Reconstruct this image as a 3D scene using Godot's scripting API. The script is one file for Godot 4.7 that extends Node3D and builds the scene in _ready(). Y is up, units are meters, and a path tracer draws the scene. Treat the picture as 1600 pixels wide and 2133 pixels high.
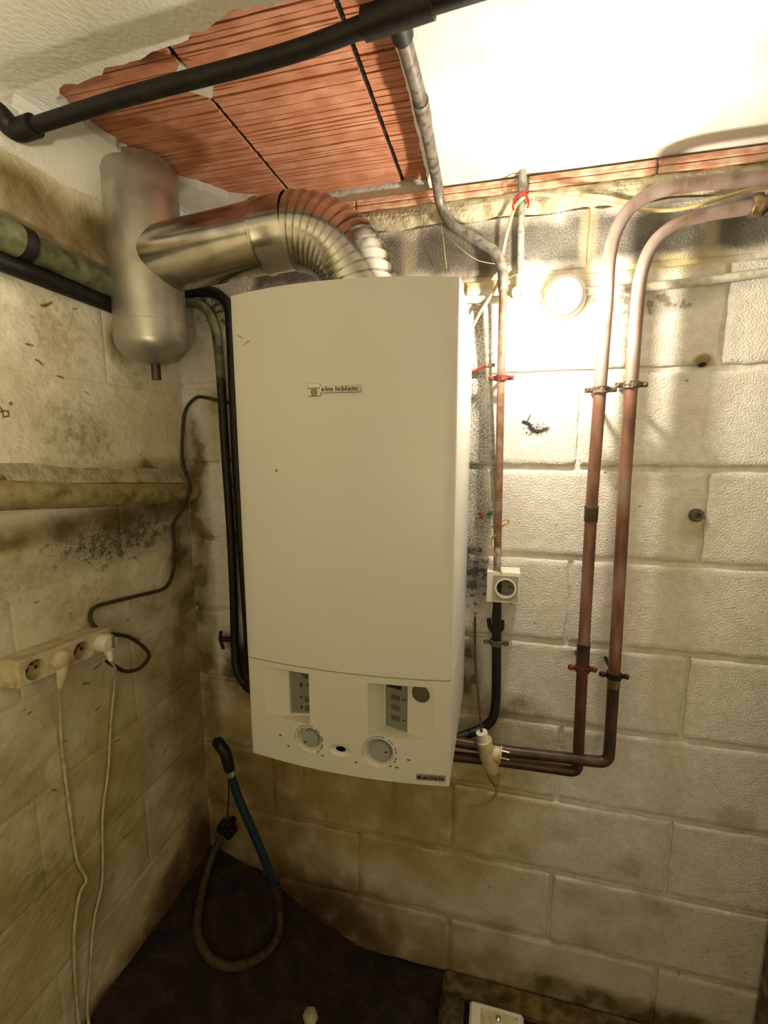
extends Node3D
# Metres, y up. The block wall with the lamp is the plane z = 0, the side wall is x = LW, the floor is y = FL.

const LW := -0.767
const RW := 0.667
const FL := -1.78
const CE := 0.19
const FZ := 1.95
const TONE := 1.45
const PASSAGE_FILL := 4.4  # strength of the added fill lamp behind the viewer

var used := {}
var rng := RandomNumberGenerator.new()
var M := {}


# ---------- mesh builder: triangles with explicit normals, turned so that they face along them ----------
class MB:
	var v := PackedVector3Array()
	var n := PackedVector3Array()
	var u := PackedVector2Array()

	func tri(a: Vector3, b: Vector3, c: Vector3, na: Vector3, nb: Vector3, nc: Vector3, ua := Vector2.ZERO, ub := Vector2.ZERO, uc := Vector2.ZERO) -> void:
		if (b - a).cross(c - a).dot(na + nb + nc) > 0.0:
			v.append_array([a, c, b])
			n.append_array([na, nc, nb])
			u.append_array([ua, uc, ub])
		else:
			v.append_array([a, b, c])
			n.append_array([na, nb, nc])
			u.append_array([ua, ub, uc])

	func quad(a: Vector3, b: Vector3, c: Vector3, d: Vector3, nn: Vector3) -> void:
		tri(a, b, c, nn, nn, nn)
		tri(a, c, d, nn, nn, nn)

	func face(pts: Array, centre: Vector3) -> void:
		var nn: Vector3 = (pts[1] - pts[0]).cross(pts[2] - pts[0]).normalized()
		if nn.dot(pts[0] - centre) < 0.0:
			nn = -nn
		for i in range(1, pts.size() - 1):
			tri(pts[0], pts[i], pts[i + 1], nn, nn, nn)

	func mesh() -> ArrayMesh:
		var arr := []
		arr.resize(Mesh.ARRAY_MAX)
		arr[Mesh.ARRAY_VERTEX] = v
		arr[Mesh.ARRAY_NORMAL] = n
		arr[Mesh.ARRAY_TEX_UV] = u
		var m := ArrayMesh.new()
		m.add_surface_from_arrays(Mesh.PRIMITIVE_TRIANGLES, arr)
		return m

	# box with chamfered edges
	func box(c: Vector3, s: Vector3, ch := 0.002, bs := Basis()) -> void:
		var h := s / 2.0
		ch = minf(ch, minf(h.x, minf(h.y, h.z)) * 0.9)
		var px := {}
		for sx in [-1, 1]:
			for sy in [-1, 1]:
				for sz in [-1, 1]:
					px[[sx, sy, sz]] = [
						c + bs * Vector3(sx * h.x, sy * (h.y - ch), sz * (h.z - ch)),
						c + bs * Vector3(sx * (h.x - ch), sy * h.y, sz * (h.z - ch)),
						c + bs * Vector3(sx * (h.x - ch), sy * (h.y - ch), sz * h.z)]
		for s1 in [-1, 1]:
			face([px[[s1, -1, -1]][0], px[[s1, 1, -1]][0], px[[s1, 1, 1]][0], px[[s1, -1, 1]][0]], c)
			face([px[[-1, s1, -1]][1], px[[1, s1, -1]][1], px[[1, s1, 1]][1], px[[-1, s1, 1]][1]], c)
			face([px[[-1, -1, s1]][2], px[[1, -1, s1]][2], px[[1, 1, s1]][2], px[[-1, 1, s1]][2]], c)
			for s2 in [-1, 1]:
				face([px[[s1, s2, -1]][0], px[[s1, s2, 1]][0], px[[s1, s2, 1]][1], px[[s1, s2, -1]][1]], c)
				face([px[[s1, -1, s2]][0], px[[s1, 1, s2]][0], px[[s1, 1, s2]][2], px[[s1, -1, s2]][2]], c)
				face([px[[-1, s1, s2]][1], px[[1, s1, s2]][1], px[[1, s1, s2]][2], px[[-1, s1, s2]][2]], c)
				for s3 in [-1, 1]:
					var p: Array = px[[s1, s2, s3]]
					face([p[0], p[1], p[2]], c)

	# profile of [radius, height] pairs turned about an axis; outside lies to the right of the direction of travel
	func lathe(o: Vector3, axis: Vector3, prof: Array, seg := 24, squash := Vector2.ONE) -> void:
		var y := axis.normalized()
		var x := y.cross(Vector3(0.31, 0.2, 0.93)).normalized()
		if absf(y.y) < 0.5:
			x = y.cross(Vector3.UP).normalized()
		var z := x.cross(y)
		var sn := []
		for i in prof.size() - 1:
			var d := Vector2(prof[i + 1][0] - prof[i][0], prof[i + 1][1] - prof[i][1])
			sn.append(Vector2(d.y, -d.x).normalized())
		for i in prof.size() - 1:
			var n0: Vector2 = sn[i]
			var n1: Vector2 = sn[i]
			if i > 0 and sn[i - 1].dot(sn[i]) > 0.7:
				n0 = (sn[i - 1] + sn[i]).normalized()
			if i < sn.size() - 1 and sn[i + 1].dot(sn[i]) > 0.7:
				n1 = (sn[i + 1] + sn[i]).normalized()
			for k in seg:
				var q := []
				for kk in [k, k + 1]:
					var a: float = TAU * kk / seg
					var r := x * cos(a) * squash.x + z * sin(a) * squash.y
					q.append([o + r * prof[i][0] + y * prof[i][1], (r * n0.x + y * n0.y).normalized()])
					q.append([o + r * prof[i + 1][0] + y * prof[i + 1][1], (r * n1.x + y * n1.y).normalized()])
				if prof[i][0] > 1e-6:
					tri(q[0][0], q[2][0], q[3][0], q[0][1], q[2][1], q[3][1])
				if prof[i + 1][0] > 1e-6:
					tri(q[0][0], q[3][0], q[1][0], q[0][1], q[3][1], q[1][1])

	# sweep of a circle along points, with a radius or one radius per point
	func tube(pts: Array, rad, seg := 14, caps := true) -> void:
		var m := pts.size()
		var t0: Vector3 = (pts[1] - pts[0]).normalized()
		var nx := t0.cross(Vector3(0.12, 0.93, 0.34)).normalized()
		var rings := []
		for i in m:
			var t: Vector3 = (pts[mini(i + 1, m - 1)] - pts[maxi(i - 1, 0)]).normalized()
			nx = (nx - t * nx.dot(t)).normalized()
			var nz := t.cross(nx)
			var r: float = rad[i] if rad is Array or rad is PackedFloat32Array else rad
			var ring := []
			for k in seg:
				var a := TAU * k / seg
				var d := nx * cos(a) + nz * sin(a)
				ring.append([pts[i] + d * r, d])
			rings.append([ring, t])
		for i in m - 1:
			for k in seg:
				var a = rings[i][0][k]
				var b = rings[i][0][(k + 1) % seg]
				var c = rings[i + 1][0][(k + 1) % seg]
				var d = rings[i + 1][0][k]
				tri(a[0], b[0], c[0], a[1], b[1], c[1])
				tri(a[0], c[0], d[0], a[1], c[1], d[1])
		if caps:
			for e in [0, m - 1]:
				var nn: Vector3 = rings[e][1] * (-1.0 if e == 0 else 1.0)
				for k in seg:
					tri(pts[e], rings[e][0][k][0], rings[e][0][(k + 1) % seg][0], nn, nn, nn)

	# skin between two like polygons in x,z at heights y0 and y1
	func loft(pa: Array, pb: Array, y0: float, y1: float) -> void:
		var m := pa.size()
		var c := Vector3(-0.216, (y0 + y1) / 2.0, 0.18)
		for i in m:
			var j := (i + 1) % m
			var a := Vector3(pa[i].x, y0, pa[i].y)
			var b := Vector3(pa[j].x, y0, pa[j].y)
			var d := Vector3(pb[i].x, y1, pb[i].y)
			var e := Vector3(pb[j].x, y1, pb[j].y)
			var nr := func(k: int) -> Vector3:
				var q: Vector2 = (pa[(k + 1) % m] - pa[k]).normalized()
				return Vector3(q.y, 0, -q.x)
			var nn: Vector3 = nr.call(i)
			if nn.dot((a + b) / 2.0 - c) < 0.0:
				nn = -nn
			var n0: Vector3 = nn
			var n1: Vector3 = nn
			var np: Vector3 = nr.call((i + m - 1) % m)
			var nq: Vector3 = nr.call(j)
			if absf(np.dot(nn)) > 0.8:
				n0 = (nn + np * signf(np.dot(nn))).normalized()
			if absf(nq.dot(nn)) > 0.8:
				n1 = (nn + nq * signf(nq.dot(nn))).normalized()
			tri(a, b, e, n0, n1, n1)
			tri(a, e, d, n0, n1, n0)
		for e in [[pa, y0, Vector3.DOWN], [pb, y1, Vector3.UP]]:
			var ix := Geometry2D.triangulate_polygon(PackedVector2Array(e[0]))
			for i in range(0, ix.size(), 3):
				tri(Vector3(e[0][ix[i]].x, e[1], e[0][ix[i]].y), Vector3(e[0][ix[i + 1]].x, e[1], e[0][ix[i + 1]].y), Vector3(e[0][ix[i + 2]].x, e[1], e[0][ix[i + 2]].y), e[2], e[2], e[2])

	# polygon in x,z pushed through y0..y1, smooth where its corners are blunt
	func prism(poly: Array, y0: float, y1: float, at := Vector3.ZERO) -> void:
		var m := poly.size()
		var area := 0.0
		for i in m:
			area += poly[i].cross(poly[(i + 1) % m])
		var sg := 1.0 if area > 0.0 else -1.0
		var en := []
		for i in m:
			var d: Vector2 = (poly[(i + 1) % m] - poly[i]).normalized()
			en.append(Vector2(d.y, -d.x) * sg)
		for i in m:
			var j := (i + 1) % m
			var n0: Vector2 = (en[i] + en[i - 1]).normalized() if en[i].dot(en[i - 1]) > 0.8 else en[i]
			var n1: Vector2 = (en[i] + en[j]).normalized() if en[i].dot(en[j]) > 0.8 else en[i]
			var a := at + Vector3(poly[i].x, y0, poly[i].y)
			var b := at + Vector3(poly[j].x, y0, poly[j].y)
			var c := at + Vector3(poly[j].x, y1, poly[j].y)
			var d2 := at + Vector3(poly[i].x, y1, poly[i].y)
			var na := Vector3(n0.x, 0, n0.y)
			var nb := Vector3(n1.x, 0, n1.y)
			tri(a, b, c, na, nb, nb)
			tri(a, c, d2, na, nb, na)
		var ix := Geometry2D.triangulate_polygon(PackedVector2Array(poly))
		for i in range(0, ix.size(), 3):
			for e in [[y0, Vector3.DOWN], [y1, Vector3.UP]]:
				tri(at + Vector3(poly[ix[i]].x, e[0], poly[ix[i]].y), at + Vector3(poly[ix[i + 1]].x, e[0], poly[ix[i + 1]].y), at + Vector3(poly[ix[i + 2]].x, e[0], poly[ix[i + 2]].y), e[1], e[1], e[1])


# a flat colour sheet of a wall: w x h pixels over the rectangle at a0..a1, b0..b1 (metres)
class Sheet:
	var w: int
	var h: int
	var lo: Vector2
	var hi: Vector2
	var px := PackedFloat32Array()
	var nz: Array[PackedByteArray] = []

	func _init(w_: int, h_: int, lo_: Vector2, hi_: Vector2, seeds: int) -> void:
		w = w_
		h = h_
		lo = lo_
		hi = hi_
		px.resize(w * h * 3)
		for i in 4:
			var f := FastNoiseLite.new()
			f.seed = seeds + i
			f.noise_type = FastNoiseLite.TYPE_SIMPLEX_SMOOTH
			f.fractal_octaves = [4, 4, 3, 2][i]
			f.frequency = [0.003, 0.012, 0.05, 0.28][i]
			nz.append(f.get_image(w, h).get_data())

	func base(a: Color, b: Color, c: Color, grain: float, patchy := 0.35) -> void:
		for i in w * h:
			var t := nz[0][i] / 255.0
			var s := clampf((nz[1][i] / 255.0 - 0.5) * 1.6 + 0.35, 0.0, 1.0)
			var g: float = 1.0 + grain * (nz[2][i] / 255.0 - 0.5) + grain * 0.8 * (nz[3][i] / 255.0 - 0.5)
			px[i * 3] = lerpf(lerpf(a.r, b.r, t), c.r, s * patchy) * g
			px[i * 3 + 1] = lerpf(lerpf(a.g, b.g, t), c.g, s * patchy) * g
			px[i * 3 + 2] = lerpf(lerpf(a.b, b.b, t), c.b, s * patchy) * g

	# an elliptical stain; speck 0 is a soft wash, 1 breaks it into spots
	func stain(c: Vector2, r: Vector2, col: Color, amount: float, speck := 0.3, band := 1) -> void:
		var x0 := clampi(int((c.x - r.x - lo.x) / (hi.x - lo.x) * w), 0, w - 1)
		var x1 := clampi(int((c.x + r.x - lo.x) / (hi.x - lo.x) * w), 0, w - 1)
		var y0 := clampi(int((hi.y - c.y - r.y) / (hi.y - lo.y) * h), 0, h - 1)
		var y1 := clampi(int((hi.y - c.y + r.y) / (hi.y - lo.y) * h), 0, h - 1)
		for y in range(y0, y1 + 1):
			var by := (hi.y - (y + 0.5) / h * (hi.y - lo.y) - c.y) / r.y
			for x in range(x0, x1 + 1):
				var bx := (lo.x + (x + 0.5) / w * (hi.x - lo.x) - c.x) / r.x
				var d := bx * bx + by * by
				if d < 1.0:
					var i := y * w + x
					var k := (1.0 - d)
					var q: float = nz[band][i] / 255.0
					k = clampf(lerpf(k * (0.4 + 1.2 * q), smoothstep(0.62, 0.72, q * 0.75 + k * 0.3), speck), 0.0, 1.0) * amount
					px[i * 3] = lerpf(px[i * 3], col.r, k)
					px[i * 3 + 1] = lerpf(px[i * 3 + 1], col.g, k)
					px[i * 3 + 2] = lerpf(px[i * 3 + 2], col.b, k)

	# a rectangle of colour with soft, noisy edges
	func wash(r: Rect2, col: Color, amount: float, soft: float) -> void:
		for y in range(clampi(int((hi.y - r.end.y) / (hi.y - lo.y) * h), 0, h - 1), clampi(int((hi.y - r.position.y) / (hi.y - lo.y) * h), 0, h - 1)):
			var py := hi.y - (y + 0.5) / h * (hi.y - lo.y)
			for x in range(clampi(int((r.position.x - lo.x) / (hi.x - lo.x) * w), 0, w - 1), clampi(int((r.end.x - lo.x) / (hi.x - lo.x) * w), 0, w - 1)):
				var i := y * w + x
				var pxx := lo.x + (x + 0.5) / w * (hi.x - lo.x)
				var e := minf(minf(pxx - r.position.x, r.end.x - pxx), minf(py - r.position.y, r.end.y - py)) / soft
				var k := clampf(e + (nz[1][i] / 255.0 - 0.5) * 0.7, 0.0, 1.0) * amount * (0.8 + 0.4 * nz[1][i] / 255.0) * (0.75 + 0.5 * nz[3][i] / 255.0)
				k = minf(k, 1.0)
				px[i * 3] = lerpf(px[i * 3], col.r, k)
				px[i * 3 + 1] = lerpf(px[i * 3 + 1], col.g, k)
				px[i * 3 + 2] = lerpf(px[i * 3 + 2], col.b, k)

	func stroke(pts: Array, r: float, col: Color, amount := 0.9) -> void:
		for i in pts.size() - 1:
			var n := maxi(1, int(pts[i].distance_to(pts[i + 1]) / (r * 0.7)))
			for k in n:
				stain(pts[i].lerp(pts[i + 1], float(k) / n), Vector2(r, r), col, amount, 0.0)

	func tex() -> ImageTexture:
		var b := PackedByteArray()
		b.resize(w * h * 3)
		for i in w * h * 3:
			b[i] = int(clampf(px[i], 0.0, 1.0) * 255.0)
		return ImageTexture.create_from_image(Image.create_from_data(w, h, false, Image.FORMAT_RGB8, b))


# ---------- scene helpers ----------
func numbered(called: String) -> String:
	used[called] = used.get(called, -1) + 1
	return called if used[called] == 0 else "%s_%03d" % [called, used[called]]


func tag(o: Node, label: String, category: String, group := "") -> Node:
	o.set_meta("label", label)
	o.set_meta("category", category)
	if group:
		o.set_meta("group", group)
	return o


func thing(called: String, label: String, category: String, at := Vector3.ZERO, group := "") -> Node3D:
	var o := Node3D.new()
	o.name = numbered(called)
	add_child(o, true)
	o.position = at
	tag(o, label, category, group)
	return o


# commits a mesh under a parent; its vertices are in room coordinates, shifted to the parent's own
func put(called: String, b, m: Material, parent: Node = self, label := "") -> MeshInstance3D:
	var o := MeshInstance3D.new()
	o.name = numbered(called) if parent == self else called
	var shift := Vector3.ZERO
	var p := parent
	while p is Node3D and p != self:
		shift += p.position
		p = p.get_parent()
	if b:
		o.mesh = b.mesh() if b is MB else b
	o.position = -shift
	o.material_override = m
	parent.add_child(o, true)
	if label:
		o.set_meta("label", label)
	return o


func struct(called: String, b, m: Material) -> MeshInstance3D:
	var o := put(called, b, m)
	o.set_meta("kind", "structure")
	return o


# smooth curve through points
func curve(pts: Array, sub := 6) -> Array:
	var out := []
	for i in pts.size() - 1:
		var p0: Vector3 = pts[maxi(i - 1, 0)]
		var p3: Vector3 = pts[mini(i + 2, pts.size() - 1)]
		for k in sub:
			out.append(pts[i].cubic_interpolate(pts[i + 1], p0, p3, float(k) / sub))
	out.append(pts[-1])
	return out


# straight runs with rounded corners of radius r
func bent(pts: Array, r: float, sub := 6) -> Array:
	var out := [pts[0]]
	for i in range(1, pts.size() - 1):
		var a: Vector3 = (pts[i - 1] - pts[i])
		var b: Vector3 = (pts[i + 1] - pts[i])
		var q := minf(r, minf(a.length(), b.length()) * 0.49)
		var p0: Vector3 = pts[i] + a.normalized() * q
		var p1: Vector3 = pts[i] + b.normalized() * q
		for k in sub + 1:
			var t := float(k) / sub
			out.append(p0.lerp(pts[i], t).lerp(pts[i].lerp(p1, t), t))
	out.append(pts[-1])
	return out


var carved := []


# a boolean shape is ready one frame after it enters the tree; its mesh is handed over at the end of _ready
func put_carved(called: String, c: CSGShape3D, m: Material, parent: Node) -> MeshInstance3D:
	c.name = "boolean"
	add_child(c, true)
	var o := put(called, null, m, parent)
	carved.append([o, c])
	return o


func bake_all() -> void:
	await get_tree().process_frame
	await get_tree().process_frame
	for e in carved:
		e[0].mesh = e[1].bake_static_mesh()
		remove_child(e[1])
		e[1].free()


func mat(col: Color, rough := 0.8, metal := 0.0) -> StandardMaterial3D:
	var m := StandardMaterial3D.new()
	m.albedo_color = col
	m.roughness = rough
	m.metallic = metal
	return m


func noise_image(size: int, freq: float, seeds: int, oct := 3, cell := false) -> Image:
	var f := FastNoiseLite.new()
	f.seed = seeds
	f.noise_type = FastNoiseLite.TYPE_CELLULAR if cell else FastNoiseLite.TYPE_SIMPLEX_SMOOTH
	f.fractal_octaves = oct
	f.frequency = freq
	return f.get_seamless_image(size, size)


# mottled material on all sides of a thing: colours by noise, repeats every 1/scale metres
func mottled(cols: Array, offs: Array, scale: Vector3, freq: float, seeds: int, rough := 0.7, metal := 0.0, relief := 0.0, relief_freq := 0.05) -> StandardMaterial3D:
	var im := noise_image(256, freq, seeds, 4)
	var g := Gradient.new()
	g.colors = PackedColorArray(cols)
	g.offsets = PackedFloat32Array(offs)
	var out := Image.create(256, 256, false, Image.FORMAT_RGB8)
	for y in 256:
		for x in 256:
			out.set_pixel(x, y, g.sample(im.get_pixel(x, y).r))
	var m := mat(Color.WHITE, rough, metal)
	m.albedo_texture = ImageTexture.create_from_image(out)
	m.uv1_triplanar = true
	m.uv1_world_triplanar = true
	m.uv1_scale = scale
	if relief > 0.0:
		m.heightmap_enabled = true
		m.heightmap_texture = ImageTexture.create_from_image(noise_image(512, relief_freq, seeds + 7, 3))
		m.heightmap_scale = relief
	return m


func wall_mat(sheet: Sheet, rough: float, bump: Image, relief: float) -> StandardMaterial3D:
	var m := mat(Color.WHITE, rough)
	m.albedo_texture = sheet.tex()
	m.heightmap_enabled = true
	m.heightmap_texture = ImageTexture.create_from_image(bump)
	m.heightmap_scale = relief
	return m


func grain(w: int, h: int, seeds: int, freq: float, oct: int) -> Image:
	var f := FastNoiseLite.new()
	f.seed = seeds
	f.noise_type = FastNoiseLite.TYPE_SIMPLEX_SMOOTH
	f.frequency = freq
	f.fractal_octaves = oct
	f.fractal_gain = 0.6
	return f.get_image(w, h)


func lines(w: float) -> Array:
	var out := [0.0, minf(0.005, w * 0.1), minf(0.014, w * 0.25)]
	var n := maxi(2, int(w / 0.03))
	for i in range(1, n):
		var q := lerpf(0.014, w - 0.014, float(i) / n)
		if q > out[-1] + 0.006 and q < w - 0.02:
			out.append(q)
	out.append_array([w - minf(0.014, w * 0.25), w - minf(0.005, w * 0.1), w])
	return out


# one masonry block with a worn front: a grid bulged back to its edges. o is its corner, ax and up its axes, out faces the room.
func block(o: Vector3, ax: Vector3, up: Vector3, out: Vector3, w: float, h: float, deep: float, wear: float, uvof: Callable, proud := 0.0) -> ArrayMesh:
	var b := MB.new()
	var us := lines(w)
	var vs := lines(h)
	var nx := us.size() - 1
	var ny := vs.size() - 1
	var g := []
	for j in ny + 1:
		var row := []
		for i in nx + 1:
			var p: Vector3 = o + ax * us[i] + up * vs[j]
			var ri := mini(mini(i, nx - i), mini(j, ny - j))
			if ri == 0:
				p += ax * rng.randf_range(-wear, wear) * 0.5 + up * rng.randf_range(-wear, wear) * 0.5 - out * minf(0.003, wear)
			elif ri == 1:
				p += ax * rng.randf_range(-wear, wear) * 0.3 + up * rng.randf_range(-wear, wear) * 0.3 + out * rng.randf_range(0.0, wear * 0.55)
			p += out * (proud + rng.randf_range(-wear, wear) * 0.22)
			row.append(p)
		g.append(row)
	var nn := []
	for j in ny + 1:
		var row := []
		for i in nx + 1:
			var dx: Vector3 = g[j][mini(i + 1, nx)] - g[j][maxi(i - 1, 0)]
			var dy: Vector3 = g[mini(j + 1, ny)][i] - g[maxi(j - 1, 0)][i]
			var q := dx.cross(dy).normalized()
			row.append(q if q.dot(out) > 0.0 else -q)
		nn.append(row)
	for j in ny:
		for i in nx:
			var p := [g[j][i], g[j][i + 1], g[j + 1][i + 1], g[j + 1][i]]
			var q := [nn[j][i], nn[j][i + 1], nn[j + 1][i + 1], nn[j + 1][i]]
			b.tri(p[0], p[1], p[2], q[0], q[1], q[2], uvof.call(p[0]), uvof.call(p[1]), uvof.call(p[2]))
			b.tri(p[0], p[2], p[3], q[0], q[2], q[3], uvof.call(p[0]), uvof.call(p[2]), uvof.call(p[3]))
	var rim := []
	for i in nx + 1:
		rim.append([g[0][i], -up])
	for j in range(1, ny + 1):
		rim.append([g[j][nx], ax])
	for i in range(nx - 1, -1, -1):
		rim.append([g[ny][i], up])
	for j in range(ny - 1, -1, -1):
		rim.append([g[j][0], -ax])
	for i in rim.size() - 1:
		var a: Vector3 = rim[i][0]
		var c: Vector3 = rim[i + 1][0]
		var d: Vector3 = rim[i + 1][1]
		b.tri(a, c, c - out * deep, d, d, d, uvof.call(a), uvof.call(c), uvof.call(c))
		b.tri(a, c - out * deep, a - out * deep, d, d, d, uvof.call(a), uvof.call(c), uvof.call(a))
	return b.mesh()


func slab(lo: Vector3, hi: Vector3, uvof = null) -> MB:
	var b := MB.new()
	b.box((lo + hi) / 2.0, hi - lo, 0.0005)
	if uvof:
		for i in b.v.size():
			b.u[i] = uvof.call(b.v[i])
	return b


func _ready() -> void:
	rng.seed = 41
	camera_and_light()
	materials()
	build_back_wall()
	build_left_wall()
	build_ceiling()
	build_rest_of_room()
	build_boiler()
	build_flue()
	build_pipes()
	build_lamp()
	build_electrics()
	build_left_side()
	build_floor_things()
	build_small()
	await bake_all()


func camera_and_light() -> void:
	var cam := Camera3D.new()
	cam.name = "camera"
	add_child(cam)
	cam.position = Vector3(0.0364, -0.3443, 1.0658)
	cam.rotation_order = EULER_ORDER_YXZ
	cam.rotation = Vector3(-0.1505, 0.2429, -0.0016)
	cam.fov = rad_to_deg(2.0 * atan(1066.5 / 960.37))
	cam.near = 0.02
	cam.current = true
	var e := Environment.new()
	e.background_mode = Environment.BG_COLOR
	e.background_color = Color(0, 0, 0)
	e.tonemap_mode = Environment.TONE_MAPPER_LINEAR
	e.tonemap_exposure = TONE
	e.sdfgi_enabled = true
	e.ssao_enabled = true
	e.ssil_enabled = true
	var we := WorldEnvironment.new()
	we.name = "environment"
	we.environment = e
	add_child(we)


func materials() -> void:
	M.steel_dark = mottled([Color(0.05, 0.045, 0.04), Color(0.1, 0.085, 0.07), Color(0.16, 0.13, 0.1)], [0.2, 0.55, 0.9], Vector3.ONE * 4, 0.03, 11, 0.55, 0.3, 0.03)
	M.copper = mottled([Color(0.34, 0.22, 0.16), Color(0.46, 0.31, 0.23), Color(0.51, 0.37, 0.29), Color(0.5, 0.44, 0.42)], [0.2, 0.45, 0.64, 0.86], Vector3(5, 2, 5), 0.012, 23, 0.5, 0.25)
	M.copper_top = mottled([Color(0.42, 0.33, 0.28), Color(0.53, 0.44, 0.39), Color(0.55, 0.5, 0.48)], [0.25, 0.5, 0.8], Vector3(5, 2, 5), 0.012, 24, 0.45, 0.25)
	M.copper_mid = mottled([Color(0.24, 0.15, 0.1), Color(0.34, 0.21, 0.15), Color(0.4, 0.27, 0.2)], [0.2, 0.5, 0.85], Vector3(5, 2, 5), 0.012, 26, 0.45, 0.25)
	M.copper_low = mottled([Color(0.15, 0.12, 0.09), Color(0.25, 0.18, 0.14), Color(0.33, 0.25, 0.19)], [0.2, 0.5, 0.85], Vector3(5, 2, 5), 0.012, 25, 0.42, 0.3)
	M.lead = mottled([Color(0.3, 0.28, 0.25), Color(0.47, 0.43, 0.4), Color(0.5, 0.52, 0.46)], [0.2, 0.5, 0.8], Vector3(6, 6, 6), 0.03, 31, 0.5, 0.35)
	M.gas = mottled([Color(0.4, 0.29, 0.23), Color(0.5, 0.38, 0.3), Color(0.56, 0.46, 0.39)], [0.2, 0.5, 0.8], Vector3(6, 4, 6), 0.03, 33, 0.45, 0.4)
	M.alu = mottled([Color(0.62, 0.6, 0.56), Color(0.74, 0.72, 0.68), Color(0.8, 0.78, 0.74)], [0.2, 0.5, 0.8], Vector3(3, 3, 3), 0.012, 35, 0.2, 1.0, 0.02, 0.01)
	M.alu_dull = mottled([Color(0.6, 0.58, 0.54), Color(0.7, 0.68, 0.63), Color(0.76, 0.74, 0.7)], [0.2, 0.5, 0.8], Vector3(3, 3, 3), 0.012, 36, 0.42, 0.85, 0.02, 0.01)
	M.enamel = mat(Color(0.78, 0.77, 0.74), 0.34)
	M.enamel_back = mat(Color(0.7, 0.69, 0.66), 0.5)
	M.panel = mat(Color(0.77, 0.755, 0.71), 0.42)
	M.plate = mat(Color(0.45, 0.45, 0.39), 0.35)
	M.button = mat(Color(0.3, 0.29, 0.22), 0.5)
	M.knob = mat(Color(0.56, 0.56, 0.53), 0.4)
	M.black = mat(Color(0.03, 0.028, 0.025), 0.5)
	M.print = mat(Color(0.09, 0.08, 0.07), 0.6)
	M.badge = mat(Color(0.5, 0.47, 0.41), 0.45, 0.1)
	M.symbol = mat(Color(0.36, 0.33, 0.27), 0.6)
	M.silver = mat(Color(0.72, 0.7, 0.66), 0.28, 0.9)
	M.rust = mottled([Color(0.2, 0.08, 0.05), Color(0.42, 0.17, 0.1), Color(0.5, 0.3, 0.2)], [0.2, 0.5, 0.85], Vector3.ONE * 12, 0.05, 51, 0.7, 0.3)
	M.clamp = mottled([Color(0.2, 0.16, 0.12), Color(0.42, 0.37, 0.3), Color(0.62, 0.57, 0.48)], [0.2, 0.5, 0.85], Vector3.ONE * 12, 0.05, 53, 0.55, 0.5)
	M.brass = mat(Color(0.55, 0.47, 0.34), 0.35, 0.9)
	M.ivory = mottled([Color(0.66, 0.6, 0.46), Color(0.76, 0.71, 0.57), Color(0.8, 0.76, 0.64)], [0.2, 0.5, 0.85], Vector3.ONE * 6, 0.02, 57, 0.45)
	M.white_plastic = mat(Color(0.84, 0.82, 0.76), 0.4)
	M.grey_plastic = mat(Color(0.42, 0.4, 0.36), 0.5)
	M.conduit = mottled([Color(0.62, 0.6, 0.52), Color(0.74, 0.72, 0.64), Color(0.8, 0.78, 0.72)], [0.2, 0.5, 0.85], Vector3.ONE * 8, 0.03, 59, 0.6)
	M.conduit_grey = mottled([Color(0.42, 0.41, 0.38), Color(0.55, 0.54, 0.5), Color(0.62, 0.6, 0.55)], [0.2, 0.5, 0.85], Vector3.ONE * 8, 0.03, 61, 0.5)
	M.cream_cable = mat(Color(0.78, 0.68, 0.48), 0.6)
	M.red = mat(Color(0.66, 0.1, 0.07), 0.5)
	M.twine = mat(Color(0.68, 0.5, 0.28), 0.9)
	M.dark_cable = mottled([Color(0.16, 0.13, 0.07), Color(0.27, 0.22, 0.13)], [0.3, 0.7], Vector3.ONE * 6, 0.04, 63, 0.7)
	M.blue = mat(Color(0.03, 0.16, 0.22), 0.45)
	M.green_pipe = mottled([Color(0.2, 0.2, 0.1), Color(0.36, 0.37, 0.24), Color(0.44, 0.46, 0.34)], [0.2, 0.5, 0.8], Vector3.ONE * 5, 0.02, 65, 0.6)
	M.mortar_pipe = mottled([Color(0.45, 0.38, 0.2), Color(0.6, 0.54, 0.36), Color(0.66, 0.62, 0.47)], [0.2, 0.5, 0.8], Vector3.ONE * 5, 0.015, 67, 0.85, 0.0, 0.08)
	M.clay = mottled([Color(0.74, 0.49, 0.36), Color(0.79, 0.54, 0.41), Color(0.83, 0.6, 0.48)], [0.2, 0.5, 0.82], Vector3(4, 3, 7), 0.012, 71, 0.92, 0.0, 0.03)
	M.clay_b = mottled([Color(0.71, 0.46, 0.33), Color(0.76, 0.51, 0.38), Color(0.8, 0.57, 0.45)], [0.2, 0.5, 0.82], Vector3(4, 3, 7), 0.012, 72, 0.92, 0.0, 0.03)
	M.clay_old = mottled([Color(0.72, 0.5, 0.39), Color(0.79, 0.6, 0.49), Color(0.81, 0.74, 0.63)], [0.2, 0.5, 0.82], Vector3(4, 12, 3), 0.02, 73, 0.9, 0.0, 0.06)
	M.plaster = mottled([Color(0.84, 0.825, 0.77), Color(0.89, 0.88, 0.84), Color(0.92, 0.91, 0.88)], [0.15, 0.5, 0.8], Vector3.ONE * 1.6, 0.01, 75, 0.85, 0.0, 0.1, 0.13)
	M.mortar = mottled([Color(0.5, 0.46, 0.36), Color(0.68, 0.64, 0.53), Color(0.76, 0.73, 0.63)], [0.2, 0.5, 0.8], Vector3.ONE * 4, 0.02, 77, 0.95, 0.0, 0.25, 0.05)
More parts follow.
